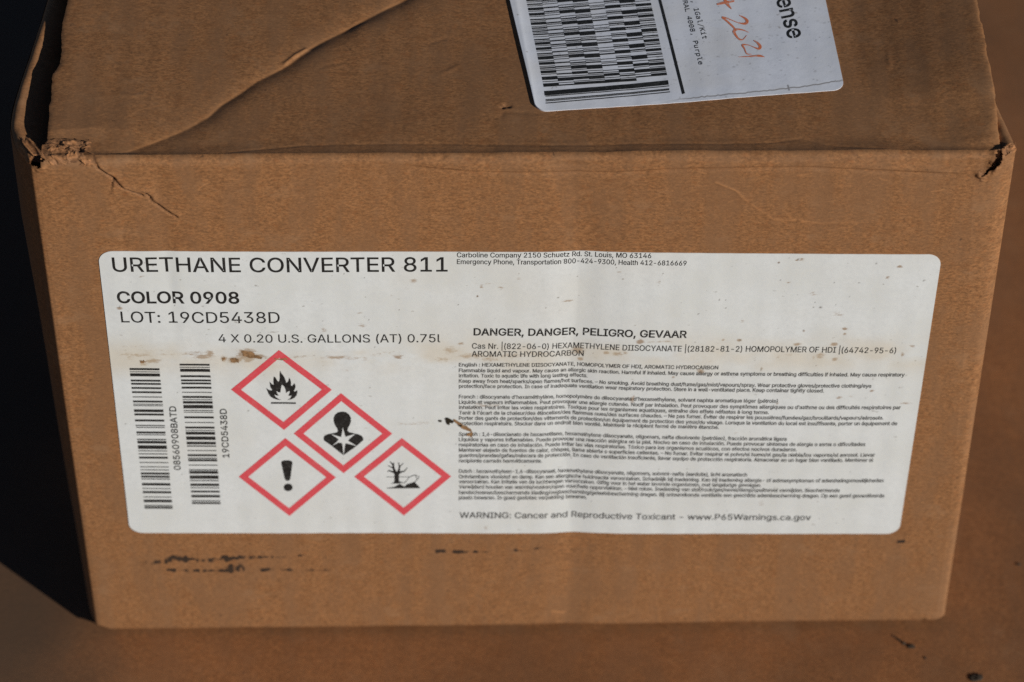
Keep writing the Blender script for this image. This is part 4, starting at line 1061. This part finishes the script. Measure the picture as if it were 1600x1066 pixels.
def label_attrs(x, z):
    dirt = np.zeros(x.shape)
    speck = np.zeros(x.shape)
    sx = 1/5600.0
    for (a, b, rx, ry, am) in DIRT:
        p = fp(a, b)
        X = (x-p[0])/(rx*sx)
        Z = (z-p[1])/(ry*sx*1.35)
        m = (np.abs(X) < 3) & (np.abs(Z) < 3)
        if m.any():
            dirt[m] = np.maximum(dirt[m], 0.85*am*np.exp(-(X[m]**2+Z[m]**2)*0.7))
    for (a, b, rx, ry) in SPECK:
        p = fp(a, b)
        X = (x-p[0])/(rx*sx)
        Z = (z-p[1])/(ry*sx*1.35)
        m = (np.abs(X) < 3) & (np.abs(Z) < 3)
        if m.any():
            speck[m] = np.maximum(speck[m], 0.75*np.exp(-(X[m]**2+Z[m]**2)**2))
    zc = fp(700, 556)[1]
    film = np.exp(-((z-zc)/0.006)**2)*np.clip(0.5+1.2*fbm(x*90, z*160, 201, 4), 0, 1)*1.1
    film = film + 0.5*np.clip(fbm(x*40, z*40, 205, 4)-0.15, 0, 1)
    return dict(dirt=dirt, speck=speck, film=np.clip(film, 0, 1))

lab = rounded_sheet('product_label', [fp(153, 391), fp(1472, 397.5), fp(1404.5, 834), fp(203, 832)], 0.0036, 760, 300, place_front, M_paper, box, 0.00016, label_attrs)
LIFT = 0.00020

def block(name, lines, mat, parent=lab, lift=LIFT, bold=0.0, cap=9, face='front'):
    k = Ink(face)
    for l in lines:
        s, a, b = l[:3]
        k.text(s, a, b, l[3] if len(l) > 3 else cap, 0, l[4] if len(l) > 4 else bold)
    return k.build(name, mat, parent, lift)

block('heading_text', [('URETHANE CONVERTER 811', (177, 422.7), (699.5, 424), 22, 0.006)], M_ink)
block('batch_text', [('COLOR 0908', (184, 471.7), (374.5, 471.9), 17.5, 0.017), ('LOT: 19CD5438D', (190, 502.5), (437.7, 502.6), 17, 0.003), ('4 X 0.20 U.S. GALLONS (AT) 0.75l', (342, 533), (688, 534.7), 12.6, 0.003)], M_ink)
block('address_text', [('Carboline Company 2150 Schuetz Rd. St. Louis, MO 63146', (714, 401.8), (1017.5, 403.3), 7.4, 0.007), ('Emergency Phone, Transportation 800-424-9300, Health 412-6816669', (714, 412.4), (1072.5, 414.6), 7.4, 0.007)], M_ink)
block('danger_text', [('DANGER, DANGER, PELIGRO, GEVAAR', (740, 524), (1073, 526.6), 10.8, 0.018), ('Cas Nr. |(822-06-0) HEXAMETHYLENE DIISOCYANATE |(28182-81-2) HOMOPOLYMER OF HDI |(64742-95-6)', (737.5, 545), (1399.5, 550.6), 8.6, 0.006), ('AROMATIC HYDROCARBON', (737, 557.4), (912, 558.6), 8.6, 0.006)], M_ink)
SMALL = [
    'English : HEXAMETHYLENE DIISOCYANATE, HOMOPOLYMER OF HDI, AROMATIC HYDROCARBON',
    'Flammable liquid and vapour. May cause an allergic skin reaction. Harmful if inhaled. May cause allergy or asthma symptoms or breathing difficulties if inhaled. May cause respiratory',
    'irritation. Toxic to aquatic life with long lasting effects.',
    'Keep away from heat/sparks/open flames/hot surfaces. – No smoking. Avoid breathing dust/fume/gas/mist/vapours/spray. Wear protective gloves/protective clothing/eye',
    'protection/face protection. In case of inadequate ventilation wear respiratory protection. Store in a well-ventilated place. Keep container tightly closed.',
    "French : diisocyanate d'hexaméthylène, homopolymère de diisocyanate d'hexamethylene, solvant naphta aromatique léger (pétrole)",
    "Liquide et vapeurs inflammables. Peut provoquer une allergie cutanée. Nocif par inhalation. Peut provoquer des symptômes allergiques ou d'asthme ou des difficultés respiratoires par",
    'inhalation. Peut irriter les voies respiratoires. Toxique pour les organismes aquatiques, entraîne des effets néfastes à long terme.',
    "Tenir à l'écart de la chaleur/des étincelles/des flammes nues/des surfaces chaudes. – Ne pas fumer. Éviter de respirer les poussières/fumées/gaz/brouillards/vapeurs/aérosols.",
    'Porter des gants de protection/des vêtements de protection/un équipement de protection des yeux/du visage. Lorsque la ventilation du local est insuffisante, porter un équipement de',
    'protection respiratoire. Stocker dans un endroit bien ventilé. Maintenir le récipient fermé de manière étanche.',
    'Spanish : 1,6-diisocianato de hexametileno, hexamethylene diisocyanate, oligomers, nafta disolvente (petróleo), fracción aromática ligera',
    'Líquidos y vapores inflamables. Puede provocar una reacción alérgica en la piel. Nocivo en caso de inhalación. Puede provocar síntomas de alergia o asma o dificultades',
    'respiratorias en caso de inhalación. Puede irritar las vías respiratorias. Tóxico para los organismos acuáticos, con efectos nocivos duraderos.',
    'Mantener alejado de fuentes de calor, chispas, llama abierta o superficies calientes. – No fumar. Evitar respirar el polvo/el humo/el gas/la niebla/los vapores/el aerosol. Llevar',
    'guantes/prendas/gafas/máscara de protección. En caso de ventilación insuficiente, llevar equipo de protección respiratoria. Almacenar en un lugar bien ventilado. Mantener el',
    'recipiente cerrado herméticamente.',
    'Dutch : hexamethyleen-1,6-diisocyanaat, hexamethylene diisocyanate, oligomers, solvent-nafta (aardolie), licht aromatisch',
    'Ontvlambare vloeistof en damp. Kan een allergische huidreactie veroorzaken. Schadelijk bij inademing. Kan bij inademing allergie- of astmasymptomen of ademhalingsmoeilijkheden',
    'veroorzaken. Kan irritatie van de luchtwegen veroorzaken. Giftig voor in het water levende organismen, met langdurige gevolgen.',
    'Verwijderd houden van warmte/vonken/open vuur/hete oppervlakken. – Niet roken. Inademing van stof/rook/gas/nevel/damp/spuitnevel vermijden. Beschermende',
    'handschoenen/beschermende kleding/oogbescherming/gelaatsbescherming dragen. Bij ontoereikende ventilatie een geschikte adembescherming dragen. Op een goed geventileerde',
    'plaats bewaren. In goed gesloten verpakking bewaren.',
]
pos = [(573, 1122, 575.5), (582, 1413, 587), (590.2, 918, 591.5), (598.7, 1361, 604), (606.8, 1287, 611),
       (623.5, 1215, 627), (631.8, 1407, 638), (640, 1201, 644.5), (648.7, 1380, 654), (657, 1401.5, 663), (665.3, 1123, 668),
       (682, 1228.6, 686), (690.4, 1351.6, 695), (698.7, 1244.7, 702.5), (706.8, 1366.6, 712), (715, 1364, 720), (723.5, 847, 724.3),
       (739.6, 1167, 742.5), (748, 1380, 752.5), (755.7, 1189, 759), (763.8, 1311.7, 767.5), (772.3, 1381.3, 776.5), (780.4, 917, 781)]
paras = ((0, 5), (5, 11), (11, 17), (17, 23))
for a, b in paras:
    block('small_print', [(SMALL[i], (717, pos[i][0]), (pos[i][1], pos[i][2]), 5.5) for i in range(a, b)], M_small, bold=0.016)
block('warning_text', [('WARNING: Cancer and Reproductive Toxicant - www.P65Warnings.ca.gov', (718, 809), (1266.6, 812), 8.8, 0.008)], M_ink)

def zoomed(ox, oy, s):
    return lambda pts: [(ox+x/s, oy+y/s) for x, y in pts]

# bar codes: (distance down the code, bar thickness), measured in eighths of a pixel
B1 = [(50, 24), (88, 9), (130, 36), (210, 22), (255, 22), (313, 22), (371, 22), (437, 11), (500, 22), (538, 9), (558, 9), (628, 32), (680, 24), (763, 24), (833, 13), (860, 10), (930, 24), (962, 10), (1027, 14), (1065, 32), (1134, 44), (1185, 10), (1227, 11), (1279, 24), (1347, 10), (1407, 10), (1449, 10), (1500, 24), (1543, 24), (1577, 11), (1650, 30), (1709, 10), (1760, 26), (1827, 10), (1882, 32), (1947, 13), (1975, 22)]
B2 = [(73, 22), (110, 9), (152, 36), (235, 24), (293, 22), (335, 22), (395, 24), (460, 10), (525, 24), (562, 9), (600, 30), (660, 42), (713, 10), (738, 9), (808, 24), (880, 10), (950, 24), (990, 9), (1029, 34), (1097, 42), (1165, 32), (1207, 14), (1269, 10), (1334, 24), (1377, 12), (1405, 24), (1472, 10), (1537, 12), (1572, 34), (1639, 42), (1687, 12), (1745, 30), (1787, 10), (1839, 22), (1903, 30), (1967, 12), (1999, 22)]
def barcode(bars, ox, oy, l0, l1, r0, r1, txt, a, b, cap):
    k = Ink('front')
    y0, y1 = bars[0][0], bars[-1][0]
    for (y, t) in bars:
        f = lambda yy_: (yy_-y0)/(y1-y0)
        t = t*1.16
        e = []
        for q in (y-t/2, y+t/2):
            e.append((ox+(l0+(l1-l0)*f(q))/8.88, oy+q/8.88))
            e.append((ox+(r0+(r1-r0)*f(q))/8.88, oy+(q+2)/8.88))
        k.quad([e[0], e[1], e[3], e[2]], 10, 1)
    k.text(txt, a, b, cap, 0, 0.012, up=(-1, 0.0))
    return k.build('barcode', M_ink, lab, LIFT)
tag(barcode(B1, 195, 570, 68, 275, 483, 665, '08560908BATD', (282.6, 733.5), (274.9, 633.8), 10.2), 'left barcode printed on its side')
tag(barcode(B2, 275, 560, 52, 225, 468, 620, '19CD5438D', (358.4, 714.2), (353.9, 637.7), 10.2), 'right barcode printed on its side')

# hazard diamonds
def diamond(top, right, bot, left, symbol, label):
    k = Ink('front')
    P = np.array([top, right, bot, left], float)
    c = P.mean(0)
    I = c+(P-c)*0.80
    for i in range(4):
        j = (i+1) % 4
        k.quad([P[i], P[j], I[j], I[i]], 14, 2, 0)
    symbol(k)
    return tag(k.build('hazard_diamond', [M_red, M_ink, M_paper], lab, LIFT), label)
def sym_flame(k):
    z = zoomed(405, 570, 15.23)
    k.poly(z([(505, 110), (520, 165), (570, 225), (610, 290), (635, 360), (645, 412), (685, 385), (705, 330), (712, 280), (745, 330), (760, 400), (758, 465), (775, 485), (815, 450), (838, 415), (862, 455), (866, 510), (845, 570), (825, 605), (850, 615), (885, 600), (908, 580), (910, 640), (890, 710), (840, 765), (770, 800), (670, 820), (740, 780), (780, 705), (745, 720), (690, 715), (720, 670), (735, 600), (690, 615), (640, 650), (632, 570), (600, 500), (540, 450), (520, 540), (505, 640), (450, 630), (415, 595), (425, 650), (470, 715), (415, 710), (360, 690), (400, 750), (470, 795), (540, 820), (440, 812), (340, 780), (270, 735), (220, 660), (190, 580), (165, 520), (215, 565), (290, 590), (312, 580), (270, 510), (258, 440), (248, 375), (300, 430), (348, 455), (340, 380), (342, 310), (350, 255), (390, 275), (420, 330), (455, 385), (480, 360), (492, 290), (488, 210), (495, 140)]), 1)
    k.quad(z([(285, 866), (875, 874), (875, 910), (285, 906)]), 6, 1, 1)
def sym_health(k):
    z = zoomed(490, 630, 11.84)
    k.poly(z([(530, 140), (600, 150), (660, 195), (690, 255), (692, 320), (670, 390), (640, 440), (628, 490), (660, 520), (740, 540), (830, 560), (890, 590), (918, 630), (918, 675), (800, 775), (555, 950), (330, 770), (195, 675), (185, 630), (205, 585), (270, 555), (360, 540), (430, 525), (450, 500), (440, 455), (400, 395), (372, 320), (372, 260), (395, 200), (450, 155)]), 1)
    k.poly(z([(543, 430), (575, 560), (590, 605), (690, 575), (775, 550), (665, 640), (640, 680), (800, 775), (650, 735), (590, 725), (575, 800), (555, 956), (540, 800), (530, 725), (460, 710), (335, 775), (430, 700), (465, 650), (322, 552), (470, 600), (510, 610), (525, 540)]), 2, 0.00004)
def sym_exclaim(k):
    z = zoomed(420, 710, 17.77)
    k.poly(z([(345, 205), (370, 165), (430, 145), (500, 140), (575, 145), (635, 165), (660, 205), (605, 640), (580, 695), (520, 720), (470, 695), (440, 640)]), 1)
    k.poly(z([(540+123*math.cos(a), 900+107*math.sin(a)) for a in np.linspace(0, 2*math.pi, 29)[:-1]]), 1)
def sym_env(k):
    zz_ = zoomed(590, 710, 17.76)
    s = lambda pts, w: k.stroke(zz_(pts), np.array(w)/17.76*1.05, 1)
    s([(530, 810), (530, 700), (532, 600), (535, 470)], [135, 120, 118, 150])
    s([(505, 520), (445, 380), (440, 300), (345, 185)], [75, 58, 45, 18])
    s([(445, 375), (380, 345), (290, 305)], [40, 30, 16])
    s([(480, 505), (400, 470), (320, 440), (270, 475)], [55, 44, 34, 10])
    s([(438, 320), (450, 220)], [40, 20])
    s([(570, 520), (600, 410), (610, 330), (578, 220)], [70, 50, 34, 20])
    s([(610, 345), (715, 235)], [26, 14])
    s([(575, 515), (660, 478), (740, 465), (828, 365)], [75, 44, 32, 12])
    s([(520, 770), (380, 806)], [50, 8])
    s([(540, 760), (640, 775), (745, 790)], [60, 34, 8])
    s([(245, 622), (560, 622), (885, 624)], [13, 13, 13])
    k.poly(zz_([(262, 925), (450, 905), (560, 850), (620, 815), (680, 858), (760, 888), (815, 825), (950, 790), (1030, 755), (1085, 830), (1125, 865), (1185, 942), (262, 942)]), 1)
    s([(745, 800), (870, 640), (960, 592), (1050, 572), (1090, 600), (1150, 604), (1140, 660), (1095, 712), (1040, 760)], [14, 16, 18, 22, 18, 16, 14, 14, 14])
    s([(1050, 590), (1085, 660), (1095, 710)], [12, 12, 12])
diamond((436, 545), (518.6, 607.5), (444, 670.5), (361, 607.5), sym_flame, 'red diamond with black flame')
diamond((532.8, 613), (613, 677), (537, 738.5), (459, 676), sym_health, 'red diamond with black bust and white star')
diamond((446, 683), (525, 745), (452.5, 805.5), (373, 744), sym_exclaim, 'red diamond with black exclamation mark')
diamond((628, 684), (705, 745), (631, 805.5), (553.5, 744), sym_env, 'red diamond with black tree and fish')

# dried mud over the print
k = Ink('front')
z_ = zoomed(640, 620, 10.66)
def rag(pts, a, s):
    out = []
    P = np.array(pts+[pts[0]], float)
    g = random.Random(s)
    for i in range(len(pts)):
        for t in (0, 0.33, 0.66):
            q = P[i]*(1-t)+P[i+1]*t
            out.append((q[0]+g.uniform(-a, a), q[1]+g.uniform(-a, a)))
    return out
k.poly(z_(rag([(730, 375), (790, 400), (850, 450), (950, 500), (1035, 560), (1040, 600), (960, 575), (880, 540), (825, 500), (790, 455), (740, 420)], 7, 1)), 0, 0.00005)
k.poly(z_(rag([(950, 620), (1000, 610), (1045, 590), (1050, 660), (1035, 690), (1000, 665), (945, 655)], 7, 2)), 0, 0.00005)
k.poly(z_(rag([(590, 370), (625, 345), (665, 370), (715, 390), (735, 420), (710, 440), (680, 435), (655, 480), (620, 450), (605, 420)], 8, 3)), 1, 0.0001)
k.poly(z_(rag([(480, 395), (510, 385), (545, 405), (520, 425), (485, 420)], 4, 4)), 1, 0.00008)
k.poly(z_(rag([(820, 465), (860, 470), (880, 495), (850, 505), (818, 495)], 5, 5)), 1, 0.0001)
k.build('mud_smear', [M_mud, M_tar], lab, LIFT+0.00004)
k = Ink('front')
z_ = zoomed(200, 520, 6.154)
k.poly(z_(rag([(1405, 232), (1450, 236), (1520, 232), (1545, 242), (1480, 252), (1420, 250)], 5, 6)), 0)
k.poly(z_(rag([(1095, 165), (1150, 165), (1215, 180), (1225, 205), (1300, 235), (1250, 240), (1180, 235), (1130, 215), (1100, 205)], 8, 7)), 0)
k.poly(z_(rag([(985, 235), (1030, 235), (1075, 245), (1070, 275), (1000, 270)], 7, 8)), 0)
k.poly(z_(rag([(905, 228), (930, 230), (945, 250), (910, 258)], 5, 9)), 0)
k.poly(z_(rag([(115, 262), (150, 258), (175, 270), (150, 285), (118, 280)], 6, 10)), 0)
k.build('mud_smear', [M_mud, M_tar], lab, LIFT+0.00003)

# ------------------------------------------------------------------ shipping label on the top flap
c_bl, c_br = tp(838, 173), tp(1320, 139)
ex = (c_br-c_bl)/np.linalg.norm(c_br-c_bl)
ey = np.array([-ex[1], ex[0]])
e_l = tp(797, 0)
h_l = 0.068
c_tl, c_tr = c_bl+ey*h_l, c_br+ey*h_l
dirv = (e_l-c_bl)
dirv = dirv/dirv[1]*h_l*ey[1]
c_tl, c_tr = c_bl+dirv, c_br+dirv*np.array([0.35, 1])
def ship_attrs(x, y):
    sp = np.zeros(x.shape)
    g = random.Random(11)
    for q in range(260):
        a, b = g.uniform(1040, 1300), g.uniform(-20, 130)
        if g.random() < 0.25:
            a = g.uniform(830, 1050)
        p = tp(a, b)
        rr = g.uniform(0.00007, 0.00022)
        X, Y = (x-p[0])/(rr*g.uniform(.8, 2)), (y-p[1])/rr
        m = (np.abs(X) < 2.5) & (np.abs(Y) < 2.5)
        if m.any():
            sp[m] = np.maximum(sp[m], g.uniform(.2, .6)*np.exp(-(X[m]**2+Y[m]**2)))
    line = [tp(*p) for p in ((1018, 158), (1060, 153), (1100, 149), (1150, 145), (1200, 141), (1233, 137), (1260, 134), (1290, 129), (1316, 125))]
    d, _, t = polydist(x, y+0.00025*vnoise(x*1500, y*0, 301), line)
    sp = np.maximum(sp, 0.9*np.exp(-(d/0.00020)**2)*sstep(0.0, 0.25, t))
    sp = np.maximum(sp, 0.8*np.exp(-(polydist(x, y, [tp(1231, 133), tp(1233, 140)])[0]/0.00022)**2))
    film = np.clip(fbm(x*60, y*90, 303, 4), 0, 1)*0.5
    return dict(speck=sp, film=film, dirt=np.zeros(x.shape))
T0 = T
def place_ship(x, y, th):
    # the left edge has come loose and curls up; a pasted second layer ends near the front edge
    t = (x-c_bl[0])*ex[0]+(y-c_bl[1])*ex[1]
    curl = 0.00045*np.exp(-np.maximum(t, 0)/0.0016)
    line = [tp(*p) for p in ((1018, 158), (1100, 149), (1200, 141), (1260, 134), (1316, 125), (1340, 121))]
    yl = np.interp(x, [p[0] for p in line], [p[1] for p in line])
    step = 0.00006*sstep(-0.0003, 0.0004, y-yl)*sstep(line[0][0]-0.004, line[0][0]+0.004, x)
    z = T0(x, y)+(th+curl+step if th > 0 else th)
    return np.stack([x, y, z], -1)
ship = rounded_sheet('shipping_label', [c_tl, c_tr, c_br, c_bl], 0.0030, 420, 300, place_ship, M_ship, box, 0.00014, ship_attrs)
_T0 = T
def place_ship_pure(x, y):
    t = (x-c_bl[0])*ex[0]+(y-c_bl[1])*ex[1]
    line = [tp(*p) for p in ((1018, 158), (1100, 149), (1200, 141), (1260, 134), (1316, 125), (1340, 121))]
    yl = np.interp(x, [p[0] for p in line], [p[1] for p in line])
    return (_T0(x, y)+0.00014+0.00045*np.exp(-np.maximum(t, 0)/0.0016)
            + 0.00006*sstep(-0.0003, 0.0004, y-yl)*sstep(line[0][0]-0.004, line[0][0]+0.004, x))
T = place_ship_pure

# stacked bar code
z_ = zoomed(820, 0, 6.272)
k = Ink('top')
def bc(u, v):
    """u 0..1 across the code, v 0..1 from the foot upwards, measured"""
    a, b = np.array((190, 870.)), np.array((1408, 775.))
    c, d = np.array((18, 0.)), np.array((1210, -90.))
    p = (a*(1-u)+b*u)*(1-v)+(c*(1-u)+d*u)*v
    return (820+p[0]/6.272, p[1]/6.272)
def bq(u0, u1, v0, v1, n=3):
    k.quad([bc(u0, v1), bc(u1, v1), bc(u1, v0), bc(u0, v0)], n, 1)
k.quad(z_([(190, 888), (1405, 772), (1412, 816), (195, 932)]), 16, 1)
for (yl_, yr_, t) in ((938, 828, 8), (972, 856, 9), (984, 866, 8), (1004, 886, 9)):
    k.quad(z_([(205, yl_-t/2), (1425-(0 if yl_ > 1000 else 8), yr_-t/2), (1425-(0 if yl_ > 1000 else 8), yr_+t/2), (205, yl_+t/2)]), 16, 1)
g = random.Random(5)
NCOL, MOD = 8, 110/17/870
WORDS = {1: ((2, 4), (1, 2), (1, 1), (2, 4)), 2: ((5, 1), (1, 1), (2, 2), (1, 4)), 3: ((6, 3), (2, 1), (1, 1), (1, 2)),
         4: ((1, 6), (2, 2), (1, 1), (1, 3)), 5: ((5, 3), (1, 1), (2, 1), (1, 3)), 6: ((6, 5), (1, 1), (2, 2))}
START = {1: 0.150, 2: 0.162, 3: 0.187, 4: 0.140, 5: 0.178, 6: 0.204}
for c in range(NCOL):
    u0, u1 = c/NCOL, (c+1)/NCOL
    v = 0.026 if c < 6 else 0.060
    stop = START.get(c, 9)
    while v < 1.22:
        if v < stop-2*MOD:
            w = [(g.choice((2, 4, 5)), g.choice((1, 2, 3))), (1, g.choice((1, 2)))]
        elif c in WORDS:
            if v < stop:
                v = stop
            w = WORDS[c]
            stop = 0
        else:
            w = [(g.choice((2, 3, 5)), g.choice((1, 2, 4))), (1, 1), (g.choice((1, 2)), g.choice((1, 2, 3))), (1, g.choice((1, 3)))]
        for bar, gap in w:
            bq(u0, u1+0.0005, v, v+bar*MOD, 2)
            v += (bar+gap)*MOD
k.build('stacked_barcode', M_ink, ship, 0.00004)
k = Ink('top')
k.quad([(1029, 0), (1033.5, 0), (1070.5, 143.5), (1066, 145)], 1, 40)
k.quad([(1020, -38), (1024.5, -38), (1033.5, 0), (1029, 0)], 1, 10)
k.build('printed_rule', M_ink, ship, 0.00004)
z_ = zoomed(1050, 0, 6.667)
k = Ink('top')
def tline(s, a, b, capw, font, bold):
    A, B = z_([a])[0], z_([b])[0]
    k.text(s, A, B, capw/6.667, font, bold, up=(1, -0.09))
tline(', 1Gal/Kit', (203, 8), (322, 400), 50, 1, 0.006)
tline('RAL 4008, Purple', (113, 2), (282, 668), 48, 1, 0.006)
k.build('address_text', M_ink, ship, 0.00004)
k = Ink('top')
k.text('ense', z_([(1085, -15)])[0], z_([(1218, 402)])[0], 178/6.667, 0, 0.012, up=(1, -0.20))
k.build('logo_text', M_ink, ship, 0.00004)
k = Ink('top')
s = lambda pts, ws, n=24: k.stroke(z_(pts), np.array(ws)*0.78/6.667, 0, 0, n)
s([(468, 38), (540, 22), (650, 2)], [22, 34, 22])
s([(540, -30), (575, 30), (622, 88)], [30, 42, 8])
s([(700, 148), (760, 180), (785, 215), (760, 238), (690, 228), (630, 205), (560, 180), (520, 172)], [6, 26, 38, 30, 12, 10, 20, 24], 40)
s([(520, 175), (575, 215), (640, 275), (668, 310)], [18, 24, 24, 16])
s([(800, 330), (740, 305), (680, 298), (648, 320), (665, 360), (700, 400), (740, 405), (780, 360)], [6, 16, 26, 40, 28, 22, 14, 6], 40)
s([(850, 415), (890, 440), (920, 480), (905, 505), (860, 490), (800, 465), (735, 462), (755, 500), (780, 555), (830, 562)], [8, 26, 38, 30, 12, 10, 24, 18, 14, 6], 44)
s([(690, 590), (780, 586), (860, 580), (915, 580), (965, 592)], [4, 14, 20, 30, 6])
k.build('handwriting', M_orange, ship, 0.00005)

# ------------------------------------------------------------------ loose bits on the ground
def crumb(name, px, py, r, seed, mat, sx=1.0, sy=1.0, sz=0.7):
    p = gp(px, py)
    n, m = 18, 12
    th_, ph_ = np.meshgrid(np.linspace(0, 2*math.pi, n+1), np.linspace(0.02, math.pi-0.02, m), indexing='ij')
    R = r*(1+0.9*fbm(np.cos(th_)*1.6+seed, np.sin(th_)*1.6+ph_*1.1, seed, 3))
    R[-1] = R[0]
    P = np.stack([R*sx*np.cos(th_)*np.sin(ph_), R*sy*np.sin(th_)*np.sin(ph_), R*sz*np.cos(ph_)], -1)
    P[..., 2] -= P[..., 2].min()
    me = raw_mesh(name, P.reshape(-1, 3), grid_faces(n+1, m, True), None, True)
    o = link(name, me, mat)
    o.location = (p[0], p[1], -0.0031)
    return o
def twig(name, pts, w, mat, seed):
    P = np.array([gp(*q) for q in pts])
    c = P.mean(0)
    Q = smooth_curve(np.c_[P[:, 0]-c[0], P[:, 1]-c[1]], 26)
    a = np.linspace(0, 2*math.pi, 9)
    V = np.zeros((26, 9, 3))
    t = np.gradient(Q, axis=0)
    t /= np.linalg.norm(t, axis=1)[:, None]
    ww = w*(0.5+0.7*np.sin(np.linspace(0.25, math.pi-0.15, 26)))*(1+0.6*fbm(np.linspace(0, 6, 26), np.zeros(26), seed, 3))
    for j, x in enumerate(a):
        V[:, j, 0] = Q[:, 0]-t[:, 1]*ww*math.cos(x)
        V[:, j, 1] = Q[:, 1]+t[:, 0]*ww*math.cos(x)
        V[:, j, 2] = ww*0.8*math.sin(x)+ww*0.5
    o = link(name, raw_mesh(name, V.reshape(-1, 3), grid_faces(26, 9)), mat)
    o.location = (c[0], c[1], -0.0028)
    return o
tag(twig('twig', [(1393, 993), (1402, 999), (1412, 1006), (1421, 1010)], 0.00033, M_crumb, 3), 'thin dark twig on the brown board below the box corner', 'twig')
tag(crumb('crumb', 1423, 1011, 0.0008, 5, M_crumb, 1.4, 0.8, 0.5), 'flat dark crumb at the end of the twig', 'crumb')
tag(crumb('crumb', 1526, 1060, 0.0013, 9, M_crumb, 1.3, 1.0, 0.32), 'largest black crumb at the bottom edge of the photo', 'crumb')
tag(crumb('crumb', 1444.5, 1028.5, 0.00042, 12, M_crumb), 'tiny round black crumb below the twig', 'crumb')
tag(crumb('crumb', 1591, 882, 0.0005, 15, M_crumb, 1.3, 0.8, 0.5), 'dark crumb right of the box near the photo edge', 'crumb')
